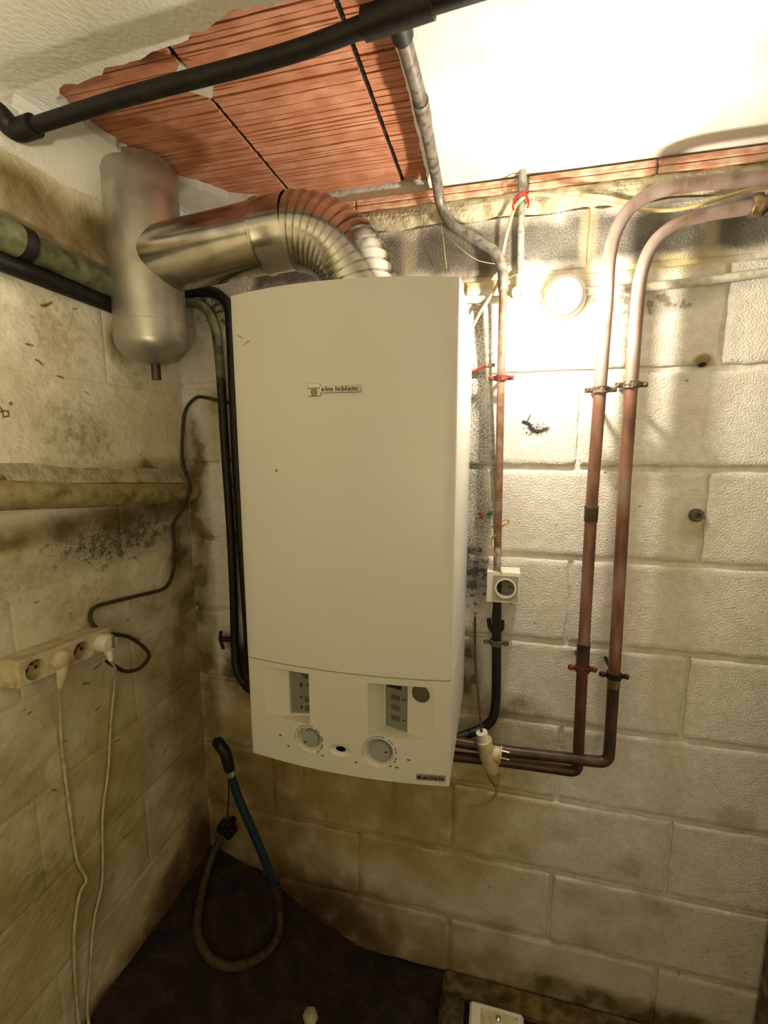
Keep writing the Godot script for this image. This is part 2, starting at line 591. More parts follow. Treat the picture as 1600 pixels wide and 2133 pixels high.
	M.kerb = mottled([Color(0.26, 0.2, 0.1), Color(0.38, 0.31, 0.18), Color(0.48, 0.42, 0.28)], [0.2, 0.5, 0.8], Vector3.ONE * 4, 0.02, 78, 0.9, 0.0, 0.1)
	M.soil_and_gap_shade = mottled([Color(0.07, 0.042, 0.022), Color(0.12, 0.075, 0.038), Color(0.19, 0.13, 0.07)], [0.2, 0.5, 0.85], Vector3.ONE * 3, 0.02, 79, 0.95, 0.0, 0.5, 0.03)
	M.other_wall = mottled([Color(0.6, 0.58, 0.53), Color(0.68, 0.66, 0.61), Color(0.74, 0.72, 0.68)], [0.2, 0.5, 0.8], Vector3.ONE * 1.2, 0.008, 81, 0.9, 0.0, 0.15)
	M.right_wall = mottled([Color(0.84, 0.82, 0.77), Color(0.91, 0.895, 0.86), Color(0.94, 0.93, 0.9)], [0.2, 0.5, 0.8], Vector3.ONE * 1.2, 0.008, 83, 0.9, 0.0, 0.15)
	var bulb := mat(Color(1, 0.97, 0.9), 0.4)
	bulb.emission_enabled = true
	bulb.emission = Color(1.0, 0.9, 0.72)
	bulb.emission_energy_multiplier = 6.0
	M.bulb = bulb


func uv_back(p: Vector3) -> Vector2:
	return Vector2((p.x - LW) / (RW - LW), (0.22 - p.y) / (0.22 - FL))


func uv_left(p: Vector3) -> Vector2:
	return Vector2(p.z / FZ, (0.22 - p.y) / (0.22 - FL))


func build_back_wall() -> void:
	var s := Sheet.new(1200, 1660, Vector2(LW, FL), Vector2(RW, 0.22), 100)
	s.base(Color(0.86, 0.845, 0.81), Color(0.81, 0.785, 0.73), Color(0.73, 0.7, 0.62), 0.1)
	var grey := Color(0.36, 0.34, 0.3)
	var soot := Color(0.12, 0.1, 0.07)
	var olive := Color(0.32, 0.26, 0.11)
	# bare, sooty blocks of the topmost course and beside the boiler
	s.wash(Rect2(-0.56, 0.003, 1.25, 0.113), Color(0.34, 0.32, 0.285), 0.92, 0.028)
	s.stain(Vector2(-0.06, 0.05), Vector2(0.12, 0.09), Color(0.3, 0.27, 0.22), 0.9, 0.1)
	for x in [-0.17, 0.195, 0.41]:
		s.stain(Vector2(x, 0.06), Vector2(0.022, 0.09), Color(0.66, 0.6, 0.47), 0.8, 0.1)
	s.stain(Vector2(0.36, 0.0), Vector2(0.12, 0.022), Color(0.74, 0.68, 0.48), 0.8, 0.2)
	s.stain(Vector2(0.0, -0.01), Vector2(0.1, 0.02), Color(0.74, 0.68, 0.5), 0.8, 0.2)
	for i in 12:
		s.stain(Vector2(-0.01 + 0.012 * sin(i * 1.7), -0.1 - i * 0.05), Vector2(0.04, 0.06), Color(0.34, 0.33, 0.3), 0.7, 0.7, 3)
	s.stain(Vector2(-0.015, -0.66), Vector2(0.05, 0.1), Color(0.24, 0.23, 0.21), 0.9, 0.5, 2)
	s.stain(Vector2(-0.02, -0.88), Vector2(0.045, 0.12), olive, 0.85, 0.3)
	s.stain(Vector2(0.07, -0.98), Vector2(0.12, 0.05), Color(0.4, 0.35, 0.24), 0.6, 0.2)
	s.stain(Vector2(0.3, -0.07), Vector2(0.14, 0.03), Color(0.3, 0.26, 0.2), 0.6, 0.5, 2)
	s.stain(Vector2(0.26, -0.13), Vector2(0.05, 0.09), Color(0.4, 0.35, 0.28), 0.4, 0.5, 2)
	# stains behind and below the boiler's left side
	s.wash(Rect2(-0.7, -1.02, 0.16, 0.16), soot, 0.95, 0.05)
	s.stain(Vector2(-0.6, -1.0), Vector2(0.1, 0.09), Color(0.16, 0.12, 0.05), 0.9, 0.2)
	for i in 9:
		s.stain(Vector2(-0.745, -0.4 - i * 0.15), Vector2(0.05, 0.14), olive, 0.75, 0.3)
	s.stain(Vector2(-0.66, -0.02), Vector2(0.07, 0.06), Color(0.2, 0.17, 0.1), 0.7, 0.6, 2)
	s.stain(Vector2(-0.66, -0.3), Vector2(0.06, 0.12), Color(0.56, 0.5, 0.38), 0.7, 0.2)
	s.stain(Vector2(-0.62, -0.55), Vector2(0.04, 0.25), Color(0.24, 0.2, 0.12), 0.7, 0.4)
	for d in [[-0.475, -1.15, 0.13], [-0.455, -1.18, 0.11], [-0.42, -1.08, 0.08], [-0.385, -1.1, 0.07], [-0.52, -1.2, 0.12], [-0.2, -1.26, 0.08]]:
		s.stain(Vector2(d[0], d[1]), Vector2(0.011, d[2]), Color(0.34, 0.24, 0.08), 0.85, 0.2, 2)
	# yellow-brown tone low on the wall and under the boiler
	for i in 8:
		s.stain(Vector2(-0.7 + i * 0.1, -1.25), Vector2(0.22, 0.34), Color(0.6, 0.51, 0.28), 0.42, 0.0)
		s.stain(Vector2(-0.6 + i * 0.17, -1.66), Vector2(0.24, 0.34), Color(0.72, 0.66, 0.46), 0.14, 0.0)
	# darker brown along the foot of the wall
	for i in 10:
		s.stain(Vector2(-0.77 + i * 0.1, -1.66 - i * 0.02), Vector2(0.2, 0.26), Color(0.42, 0.32, 0.15), 0.28, 0.0)
	for i in 5:
		s.stain(Vector2(-0.72 + i * 0.09, -1.74), Vector2(0.2, 0.24), Color(0.22, 0.13, 0.06), 0.5, 0.0)
	s.stain(Vector2(-0.6, -1.4), Vector2(0.25, 0.3), Color(0.45, 0.36, 0.18), 0.6, 0.0)
	for i in 9:
		s.stain(Vector2(0.2 + i * 0.06, -1.74), Vector2(0.09, 0.05), Color(0.3, 0.25, 0.1), 0.6, 0.3)
	# mould specks and small holes
	for i in 120:
		var c := Vector2(rng.randf_range(-0.45, 0.66), rng.randf_range(-1.7, -0.1))
		s.stain(c, Vector2(rng.randf_range(0.001, 0.0035), rng.randf_range(0.001, 0.0035)), Color(0.3, 0.26, 0.17), rng.randf_range(0.4, 0.8), 0.0)
	for i in 26:
		s.stain(Vector2(rng.randf_range(-0.5, 0.6), rng.randf_range(-1.6, -1.0)), Vector2(0.06, 0.04), Color(0.5, 0.45, 0.28), 0.3, 0.3)
	s.stroke([Vector2(0.086, -0.302), Vector2(0.097, -0.306), Vector2(0.103, -0.318), Vector2(0.115, -0.324), Vector2(0.128, -0.32), Vector2(0.141, -0.314)], 0.0055, Color(0.02, 0.02, 0.02), 1.0)
	s.stain(Vector2(0.112, -0.318), Vector2(0.035, 0.02), Color(0.05, 0.04, 0.04), 0.95, 0.95, 3)
	s.stroke([Vector2(0.094, -0.3), Vector2(0.1, -0.285)], 0.0025, Color(0.2, 0.15, 0.12), 0.8)
	s.stain(Vector2(0.42, -0.187), Vector2(0.024, 0.016), Color(0.5, 0.42, 0.24), 0.9, 0.3)
	s.stain(Vector2(0.421, -0.194), Vector2(0.008, 0.005), Color(0.03, 0.025, 0.02), 1.0, 0.0)
	s.stain(Vector2(0.43, -0.52), Vector2(0.03, 0.04), Color(0.62, 0.54, 0.38), 0.5, 0.2)
	M.back = wall_mat(s, 0.75, grain(1500, 2048, 5, 0.2, 3), 0.16)
	M.back_joint = wall_mat(s, 0.9, grain(1024, 1400, 6, 0.03, 3), 0.3)
	var wall := struct("wall_back", slab(Vector3(LW - 0.1, FL - 0.05, -0.14), Vector3(RW + 0.1, 0.3, -0.0075), uv_back), M.back_joint)
	# blocks in running bond: courses of 0.2, blocks of 0.5
	for k in range(-1, 9):
		var top := -0.2 * k
		var low := -0.2 * (k + 1)
		if k == -1:
			top = 0.122
		if k == 8:
			low = FL
		var joint := 0.4505 if k % 2 == 0 else 0.2005
		if k == -1:
			joint = 0.2
		var x := joint - 1.5
		while x < RW:
			var a := maxf(x, LW - 0.015)
			var c := minf(x + 0.5, RW)
			if c - a > 0.03:
				var g := 0.0062
				var gx := 0.0042
				var o := Vector3(a + (gx if a > LW else 0.0), low + g, 0)
				var m := block(o, Vector3.RIGHT, Vector3.UP, Vector3.BACK, c - a - (gx if a > LW else 0.0) - (gx if c < RW else 0.0), top - low - 2 * g, 0.03, 0.0035, uv_back, rng.randf_range(-0.0015, 0.0015))
				put("block", m, M.back, wall)
			x += 0.5
	# weathered mortar bead and the strip of clay tile under the ceiling
	var bead := MB.new()
	var n := 60
	for i in n:
		var x0 := lerpf(-0.56, RW, float(i) / n)
		var x1 := lerpf(-0.56, RW, float(i + 1) / n)
		for seg in 5:
			var f := func(xx: float, q: int) -> Vector3:
				var t := q / 5.0
				var y := lerpf(0.116 + 0.004 * sin(xx * 41.0), 0.16, t)
				return Vector3(xx, y, 0.0 + 0.012 * sin(t * PI) + 0.002 * sin(xx * 67.0 + q))
			var nn := Vector3(0, cos(PI * (seg + 0.5) / 5.0) * -0.8, 1).normalized()
			bead.quad(f.call(x0, seg), f.call(x1, seg), f.call(x1, seg + 1), f.call(x0, seg + 1), nn)
	put("mortar_bead", bead, M.mortar, wall, "cream mortar bead along the top of the block wall")
	var starts := [-0.54, -0.29, -0.105, 0.058, 0.31, 0.56, RW]
	for i in starts.size() - 1:
		var t := MB.new()
		var xa: float = starts[i] + 0.002
		var xb: float = starts[i + 1] - 0.002
		if i == 3:
			xa += 0.016
		for r in 2:
			t.box(Vector3((xa + xb) / 2, 0.1655 + r * 0.0135, -0.012 + 0.001 * i), Vector3(xb - xa, 0.0122, 0.03), 0.002)
		put("clay_strip", t, M.clay_old, wall)


func build_left_wall() -> void:
	var s := Sheet.new(1400, 1440, Vector2(0, FL), Vector2(FZ, 0.22), 200)
	s.base(Color(0.9, 0.875, 0.8), Color(0.85, 0.815, 0.72), Color(0.7, 0.65, 0.5), 0.06, 0.5)
	var olive := Color(0.3, 0.25, 0.1)
	for i in 12:
		s.stain(Vector2(0.03, -0.5 - i * 0.1), Vector2(0.1, 0.1), olive, 0.6, 0.3)
	s.stain(Vector2(0.13, -0.95), Vector2(0.09, 0.1), Color(0.24, 0.22, 0.12), 0.8, 0.5)
	s.stain(Vector2(0.16, -1.05), Vector2(0.1, 0.08), Color(0.26, 0.24, 0.14), 0.75, 0.6)
	s.stain(Vector2(0.1, -1.2), Vector2(0.1, 0.07), Color(0.27, 0.21, 0.08), 0.8, 0.5)
	s.stain(Vector2(0.22, -0.55), Vector2(0.22, 0.075), Color(0.3, 0.28, 0.2), 0.6, 0.5, 2)
	s.stain(Vector2(0.24, -0.55), Vector2(0.2, 0.06), Color(0.2, 0.19, 0.13), 0.6, 0.9, 3)
	s.stain(Vector2(0.2, -0.51), Vector2(0.4, 0.035), Color(0.34, 0.28, 0.13), 0.7, 0.1)
	s.stain(Vector2(0.45, -0.5), Vector2(0.4, 0.03), Color(0.36, 0.3, 0.15), 0.7, 0.1)
	s.stain(Vector2(0.12, -0.42), Vector2(0.25, 0.045), Color(0.4, 0.32, 0.1), 0.9, 0.25)
	s.stain(Vector2(0.3, -0.43), Vector2(0.25, 0.03), Color(0.5, 0.42, 0.2), 0.8, 0.25)
	for i in 10:
		s.stain(Vector2(0.2 + i * 0.06, -0.045), Vector2(0.08, 0.025), Color(0.12, 0.1, 0.05), 0.85, 0.35)
	for i in 8:
		s.stain(Vector2(0.1 + i * 0.06, 0.06), Vector2(0.1, 0.07), Color(0.4, 0.33, 0.16), 0.6, 0.1)
	s.stain(Vector2(0.4, 0.03), Vector2(0.1, 0.06), Color(0.66, 0.6, 0.48), 0.6, 0.1)
	s.stain(Vector2(0.2, -0.14), Vector2(0.04, 0.05), Color(0.45, 0.38, 0.26), 0.8, 0.2)
	for i in 12:
		s.stain(Vector2(0.02 + i * 0.09, -1.0 - 0.1 * (i % 4)), Vector2(0.3, 0.4), Color(0.64, 0.57, 0.36), 0.3, 0.0)
	for i in 46:
		var light := i % 2 == 0
		s.stain(Vector2(rng.randf_range(0.0, 0.7), rng.randf_range(-1.5, 0.05)), Vector2(rng.randf_range(0.04, 0.13), rng.randf_range(0.03, 0.1)), Color(0.93, 0.91, 0.85) if light else Color(0.5, 0.44, 0.28), 0.4 if light else 0.34, 0.45, 1 + i % 2)
	# chips, scratches, dirt spots
	for d in [[0.4, -0.175, 0.012], [0.386, -0.2, 0.01], [0.345, -0.222, 0.011], [0.29, -0.245, 0.007], [0.36, -0.1, 0.016], [0.3, -0.09, 0.009], [0.52, -0.09, 0.008], [0.5, -0.12, 0.007], [0.53, -0.66, 0.011], [0.33, -0.81, 0.014], [0.36, -0.83, 0.01], [0.34, -0.9, 0.012], [0.42, -0.92, 0.009], [0.2, -1.08, 0.01], [0.3, -1.24, 0.012], [0.42, -1.12, 0.009], [0.45, -1.0, 0.009], [0.21, -0.8, 0.011], [0.19, -0.76, 0.009], [0.24, -0.74, 0.008], [0.44, -0.63, 0.007], [0.14, -1.06, 0.009], [0.16, -1.13, 0.011], [0.3, -1.0, 0.01]]:
		var q := Vector2(d[2] * rng.randf_range(0.3, 0.9), d[2] * rng.randf_range(-0.6, 0.6))
		s.stroke([Vector2(d[0], d[1]) - q, Vector2(d[0], d[1]), Vector2(d[0], d[1]) + q * Vector2(0.8, 0.3)], d[2] * 0.22, Color(0.3, 0.25, 0.13), 0.6)
	for i in 90:
		s.stain(Vector2(rng.randf_range(0.05, 0.75), rng.randf_range(-1.6, 0.0)), Vector2(rng.randf_range(0.0015, 0.006), rng.randf_range(0.0012, 0.003)), Color(0.36, 0.3, 0.17), rng.randf_range(0.3, 0.7), 0.0)
	for i in 14:
		s.stain(Vector2(rng.randf_range(0.1, 0.6), rng.randf_range(-1.3, -0.1)), Vector2(0.06, 0.05), Color(0.82, 0.79, 0.68), 0.5, 0.3)
	# dark damp band along the foot
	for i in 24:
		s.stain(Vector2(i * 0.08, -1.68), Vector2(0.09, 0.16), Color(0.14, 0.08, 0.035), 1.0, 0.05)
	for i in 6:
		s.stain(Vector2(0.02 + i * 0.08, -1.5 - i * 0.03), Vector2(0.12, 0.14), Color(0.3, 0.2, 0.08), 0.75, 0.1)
	# pencil marks at the left edge of the view
	var pen := Color(0.3, 0.24, 0.13)
	s.stroke([Vector2(0.497, -0.243), Vector2(0.487, -0.241), Vector2(0.484, -0.247), Vector2(0.49, -0.252), Vector2(0.484, -0.258), Vector2(0.494, -0.26)], 0.0018, pen, 0.7)
	s.stroke([Vector2(0.5, -0.277), Vector2(0.487, -0.283), Vector2(0.482, -0.3), Vector2(0.485, -0.32), Vector2(0.481, -0.331), Vector2(0.497, -0.331)], 0.0018, pen, 0.75)
	s.stroke([Vector2(0.471, -0.288), Vector2(0.463, -0.285), Vector2(0.458, -0.292), Vector2(0.466, -0.296), Vector2(0.471, -0.288)], 0.0018, pen, 0.7)
	s.stroke([Vector2(0.459, -0.292), Vector2(0.449, -0.292), Vector2(0.449, -0.3), Vector2(0.458, -0.302), Vector2(0.459, -0.292)], 0.0018, pen, 0.75)
	s.stain(Vector2(0.443, -0.279), Vector2(0.004, 0.0035), pen, 0.85, 0.0)
	M.left = wall_mat(s, 0.8, grain(1800, 2000, 8, 0.022, 4), 0.28)
	M.left_joint = wall_mat(s, 0.9, grain(1024, 1024, 9, 0.03, 3), 0.2)
	var wall := struct("wall_left", slab(Vector3(LW - 0.14, FL - 0.05, -0.05), Vector3(LW - 0.002, 0.3, FZ + 0.1), uv_left), M.left_joint)
	for k in range(-1, 9):
		var top := -0.028 - 0.1925 * k
		var low := top - 0.1925
		if k == -1:
			top = 0.2
		if k == 8:
			low = FL
		var z := (0.235 if k % 2 == 0 else 0.485) - 0.5
		while z < FZ:
			var a := maxf(z, -0.015)
			var c := minf(z + 0.5, FZ)
			if c - a > 0.03:
				var g := 0.0011
				var m := block(Vector3(LW, low + g, a + g), Vector3.BACK, Vector3.UP, Vector3.RIGHT, c - a - 2 * g, top - low - 2 * g, 0.02, 0.0013, uv_left, rng.randf_range(-0.0004, 0.0004))
				put("block", m, M.left, wall)
			z += 0.5


func build_ceiling() -> void:
	# render coat with a broken-out patch that bares the clay tiles
	var edge := [Vector2(-0.5, 0), Vector2(-0.512, 0.03), Vector2(-0.555, 0.055), Vector2(-0.6, 0.11), Vector2(-0.632, 0.15), Vector2(-0.659, 0.225), Vector2(-0.669, 0.315), Vector2(-0.66, 0.4), Vector2(-0.635, 0.415), Vector2(-0.513, 0.43), Vector2(-0.414, 0.44), Vector2(-0.35, 0.452), Vector2(-0.312, 0.466), Vector2(-0.236, 0.462), Vector2(-0.19, 0.468), Vector2(-0.168, 0.51), Vector2(-0.122, 0.52), Vector2(-0.119, 0.3), Vector2(-0.124, 0.1), Vector2(-0.126, 0)]
	var rag := [edge[0]]
	for i in edge.size() - 1:
		var a: Vector2 = edge[i]
		var b: Vector2 = edge[i + 1]
		var m := maxi(1, int(a.distance_to(b) / 0.012))
		var amp := 0.0045 if i < 15 else 0.0014
		for k in range(1, m + 1):
			var p := a.lerp(b, float(k) / m)
			if k < m:
				p += Vector2(rng.randf_range(-amp, amp), rng.randf_range(-amp, amp))
			rag.append(p)
	var poly := PackedVector2Array([Vector2(LW - 0.02, 0)])
	poly.append_array(PackedVector2Array(rag))
	poly.append_array([Vector2(RW + 0.02, 0), Vector2(RW + 0.02, FZ), Vector2(LW - 0.02, FZ)])
	var b := MB.new()
	var ix := Geometry2D.triangulate_polygon(poly)
	for i in range(0, ix.size(), 3):
		var q := [poly[ix[i]], poly[ix[i + 1]], poly[ix[i + 2]]]
		for e in [[CE, Vector3.DOWN], [CE + 0.016, Vector3.UP]]:
			b.tri(Vector3(q[0].x, e[0], q[0].y), Vector3(q[1].x, e[0], q[1].y), Vector3(q[2].x, e[0], q[2].y), e[1], e[1], e[1])
	for i in rag.size() - 1:
		var p0: Vector2 = rag[i]
		var p1: Vector2 = rag[i + 1]
		var d := (p1 - p0).normalized()
		var nn := Vector3(d.y, 0, -d.x)
		b.quad(Vector3(p0.x, CE, p0.y), Vector3(p1.x, CE, p1.y), Vector3(p1.x, CE + 0.016, p1.y), Vector3(p0.x, CE + 0.016, p0.y), nn)
		b.quad(Vector3(p0.x, CE + 0.016, p0.y), Vector3(p1.x, CE + 0.016, p1.y), Vector3(p1.x, CE, p1.y), Vector3(p0.x, CE, p0.y), -nn)
	var ceil_node := struct("ceiling", b, M.plaster)
	put("slab", slab(Vector3(LW - 0.2, 0.262, -0.2), Vector3(RW + 0.2, 0.36, FZ + 0.2)), M.mortar, ceil_node)
	# hollow clay tiles with ribbed undersides
	var cols := [[LW + 0.01, -0.4425], [-0.4335, -0.188], [-0.179, 0.07]]
	for ci in 3:
		for row in [[0.004, 0.446], [0.452, 0.7]]:
			var t := MB.new()
			var prof := []
			var z: float = row[0]
			var skew := 0.0
			while z < row[1] - 0.004:
				var wide := rng.randf_range(0.003, 0.013)
				var y := 0.2075 + rng.randf_range(-0.0012, 0.0012)
				prof.append(Vector2(z, y))
				z = minf(z + wide, row[1])
				prof.append(Vector2(z, y + rng.randf_range(-0.0006, 0.0006)))
				var dp := rng.randf_range(0.004, 0.012)
				var gw := rng.randf_range(0.0016, 0.004) if rng.randf() < 0.6 else rng.randf_range(0.0006, 0.0012)
				if z + gw < row[1] - 0.004:
					prof.append(Vector2(z + gw * 0.3, y + dp))
					prof.append(Vector2(z + gw * 0.8, y + dp))
				z += gw
			# the ribs wander a little along the tile
			var nx := 14
			var off := []
			for j in prof.size():
				off.append(rng.randf_range(0.0, 100.0))
			var point := func(i: int, j: int) -> Vector3:
				var x := lerpf(cols[ci][0], cols[ci][1], float(i) / nx)
				var wob := 0.0006 * sin(x * 24.0 + off[j] * 0.02) + 0.0004 * sin(x * 90.0 + off[j])
				return Vector3(x, prof[j].y, clampf(prof[j].x + wob, row[0], row[1]))
			for j in prof.size() - 1:
				for i in nx:
					var p0: Vector3 = point.call(i, j)
					var p1: Vector3 = point.call(i + 1, j)
					var p2: Vector3 = point.call(i + 1, j + 1)
					var p3: Vector3 = point.call(i, j + 1)
					var nn := (p1 - p0).cross(p3 - p0).normalized()
					if nn.y > 0.0:
						nn = -nn
					t.quad(p0, p1, p2, p3, nn)
			for e in [0, nx]:
				var sx := -1.0 if e == 0 else 1.0
				for j in prof.size() - 1:
					var p0: Vector3 = point.call(e, j)
					var p3: Vector3 = point.call(e, j + 1)
					t.quad(p0, p3, Vector3(p3.x, 0.26, p3.z), Vector3(p0.x, 0.26, p0.z), Vector3(sx, 0, 0))
			put("clay_tile", t, [M.clay_b, M.clay, M.clay_b][ci], ceil_node)
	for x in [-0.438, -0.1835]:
		put("gap_shade", slab(Vector3(x - 0.006, 0.2125, 0.002), Vector3(x + 0.006, 0.24, 0.7)), M.soil_and_gap_shade, ceil_node)  # dark strips put in for the shade inside the tile gaps
	# plaster cove into the side wall
	var cv := MB.new()
	for i in 26:
		var z0 := i * 0.05 - 0.0
		var z1 := z0 + 0.05
		for k in 6:
			var f := func(zz: float, q: int) -> Vector3:
				var a := q / 6.0 * PI / 2.0
				var wob := 0.006 * sin(zz * 23.0) + 0.004 * sin(zz * 51.0)
				return Vector3(LW - 0.002 + (0.085 + wob) * (1.0 - cos(a)), CE + 0.001 - (0.07 + wob) * (1.0 - sin(a)), zz)
			var am := (k + 0.5) / 6.0 * PI / 2.0
			cv.quad(f.call(z0, k), f.call(z1, k), f.call(z1, k + 1), f.call(z0, k + 1), Vector3(cos(am), -sin(am), 0))
	put("plaster_cove", cv, M.plaster, ceil_node, "rounded plaster cove between ceiling and side wall")


func build_rest_of_room() -> void:
	struct("wall_right", slab(Vector3(RW, FL - 0.05, -0.05), Vector3(RW + 0.14, 0.3, FZ + 0.1)), M.right_wall)
	# unseen wall behind the viewer, its opening shaped to pass added fill light
	var fw := MB.new()
	for e in [[Vector3(LW - 0.5, FL - 0.05, FZ), Vector3(-0.45, 0.3, FZ + 0.1)], [Vector3(0.505, FL - 0.05, FZ), Vector3(RW + 0.6, 0.3, FZ + 0.1)], [Vector3(-0.45, 0.14, FZ), Vector3(0.505, 0.3, FZ + 0.1)], [Vector3(-0.45, FL - 0.05, FZ), Vector3(0.505, -0.8, FZ + 0.1)]]:
		fw.box((e[0] + e[1]) / 2.0, e[1] - e[0], 0.002)
	struct("wall_front", fw, M.other_wall)
	struct("wall_added_passage", slab(Vector3(LW - 0.5, FL - 0.05, 3.2), Vector3(RW + 0.6, 0.3, 3.3)), M.other_wall)  # added passage, never in view, bounces the fill lamp into the room
	struct("wall_added_passage_left", slab(Vector3(LW - 0.6, FL - 0.05, FZ), Vector3(LW - 0.5, 0.3, 3.3)), M.other_wall)
	struct("wall_added_passage_right", slab(Vector3(RW + 0.6, FL - 0.05, FZ), Vector3(RW + 0.7, 0.3, 3.3)), M.other_wall)
	struct("ceiling_added_passage", slab(Vector3(LW - 0.6, 0.2, FZ), Vector3(RW + 0.7, 0.36, 3.3)), M.other_wall)
	struct("floor_added_passage", slab(Vector3(LW - 0.6, FL - 0.16, FZ), Vector3(RW + 0.7, FL, 3.3)), M.mortar)
	var pl := thing("added_fill_lamp", "white globe lamp on a stand, added unseen behind the viewer for soft fill", "lamp", Vector3(0.9, FL, 2.6))  # added lamp, out of view, there only for soft fill
	var pb := MB.new()
	pb.lathe(Vector3(0.9, FL, 2.6), Vector3.UP, [[0.0, 0.0], [0.13, 0.0], [0.13, 0.02], [0.02, 0.035], [0.014, 0.05], [0.014, 0.68], [0.03, 0.7], [0.03, 0.73], [0.0, 0.73]], 32)
	put("stand", pb, M.steel_dark, pl)
	pb = MB.new()
	var gp := [[0.0, 0.715]]
	for i in 13:
		var ga := lerpf(-1.3, PI / 2, i / 12.0)
		gp.append([0.1 * cos(ga), 0.81 + 0.1 * sin(ga)])
	gp[-1][0] = 0.0
	pb.lathe(Vector3(0.9, FL, 2.6), Vector3.UP, gp, 32)
	put("globe", pb, M.bulb, pl)
	var li := OmniLight3D.new()
	li.name = "added_fill_light"
	li.position = Vector3(0.9, FL + 0.81, 2.6)
	li.light_color = Color(1.0, 0.95, 0.82)
	li.light_energy = PASSAGE_FILL
	li.light_size = 0.09
	li.omni_range = 8.0
	li.omni_attenuation = 2.0
	li.shadow_enabled = true
	add_child(li)
	var b := MB.new()
	var nx := 44
	var nz := 56
	var hgt := func(x: float, z: float) -> float:
		var heap := clampf((-0.22 - x) / 0.55, 0.0, 1.0)
		var near := 1.0 - smoothstep(0.35, 1.1, z) * 0.7
		return FL + 0.225 * heap * heap * (3.0 - 2.0 * heap) * near + 0.008 * sin(x * 31.0 + z * 17.0) * heap + 0.004 * sin(x * 63.0 - z * 49.0)
	for j in nz:
		for i in nx:
			var x0 := lerpf(LW - 0.01, RW + 0.01, float(i) / nx)
			var x1 := lerpf(LW - 0.01, RW + 0.01, float(i + 1) / nx)
			var z0 := lerpf(-0.01, FZ + 0.01, float(j) / nz)
			var z1 := lerpf(-0.01, FZ + 0.01, float(j + 1) / nz)
			var q := []
			for c in [[x0, z0], [x1, z0], [x1, z1], [x0, z1]]:
				var h: float = hgt.call(c[0], c[1])
				q.append([Vector3(c[0], h, c[1]), Vector3(h - hgt.call(c[0] + 0.01, c[1]), 0.01, h - hgt.call(c[0], c[1] + 0.01)).normalized()])
			b.tri(q[0][0], q[1][0], q[2][0], q[0][1], q[1][1], q[2][1])
			b.tri(q[0][0], q[2][0], q[3][0], q[0][1], q[2][1], q[3][1])
	var fl := struct("floor", b, M.soil_and_gap_shade)
	put("floor_slab", slab(Vector3(LW - 0.1, FL - 0.16, -0.1), Vector3(RW + 0.1, FL - 0.02, FZ + 0.1)), M.soil_and_gap_shade, fl)
	var k := MB.new()
	k.box(Vector3(0.3, FL + 0.008, 0.03), Vector3(0.72, 0.03, 0.055), 0.008)
	struct("baseboard_back", k, M.kerb)
	k = MB.new()
	k.box(Vector3(RW - 0.006, (FL + 0.1) / 2.0, 0.075), Vector3(0.016, 0.1 - FL, 0.13), 0.003)
	struct("trim_1", k, M.kerb)


func bow(x: float, edge: float, bulge: float) -> float:
	var t := (x + 0.216) / 0.189
	return edge + bulge * (1.0 - t * t)


func boiler_outline(back: float, edge: float, bulge: float, inset := 0.0) -> Array:
	var out := [Vector2(-0.405 + inset, back), Vector2(-0.405 + inset, edge - 0.006), Vector2(-0.4035 + inset, edge - 0.002)]
	for i in 25:
		var x := lerpf(-0.4, -0.032, i / 24.0)
		out.append(Vector2(x, bow(x, edge, bulge)))
	out.append_array([Vector2(-0.0285 - inset, edge - 0.002), Vector2(-0.027 - inset, edge - 0.006), Vector2(-0.027 - inset, back)])
	return out


func csg_poly(pts: Array, depth: float) -> CSGPolygon3D:
	var c := CSGPolygon3D.new()
	c.polygon = PackedVector2Array(pts)
	c.depth = depth
	return c


func panel_z(x: float) -> float:
	return bow(x, 0.3445, 0.016)


func cover_z(x: float, y: float) -> float:
	return bow(x, 0.345, lerpf(0.034, 0.0165, (-0.1065 - y) / 0.63))


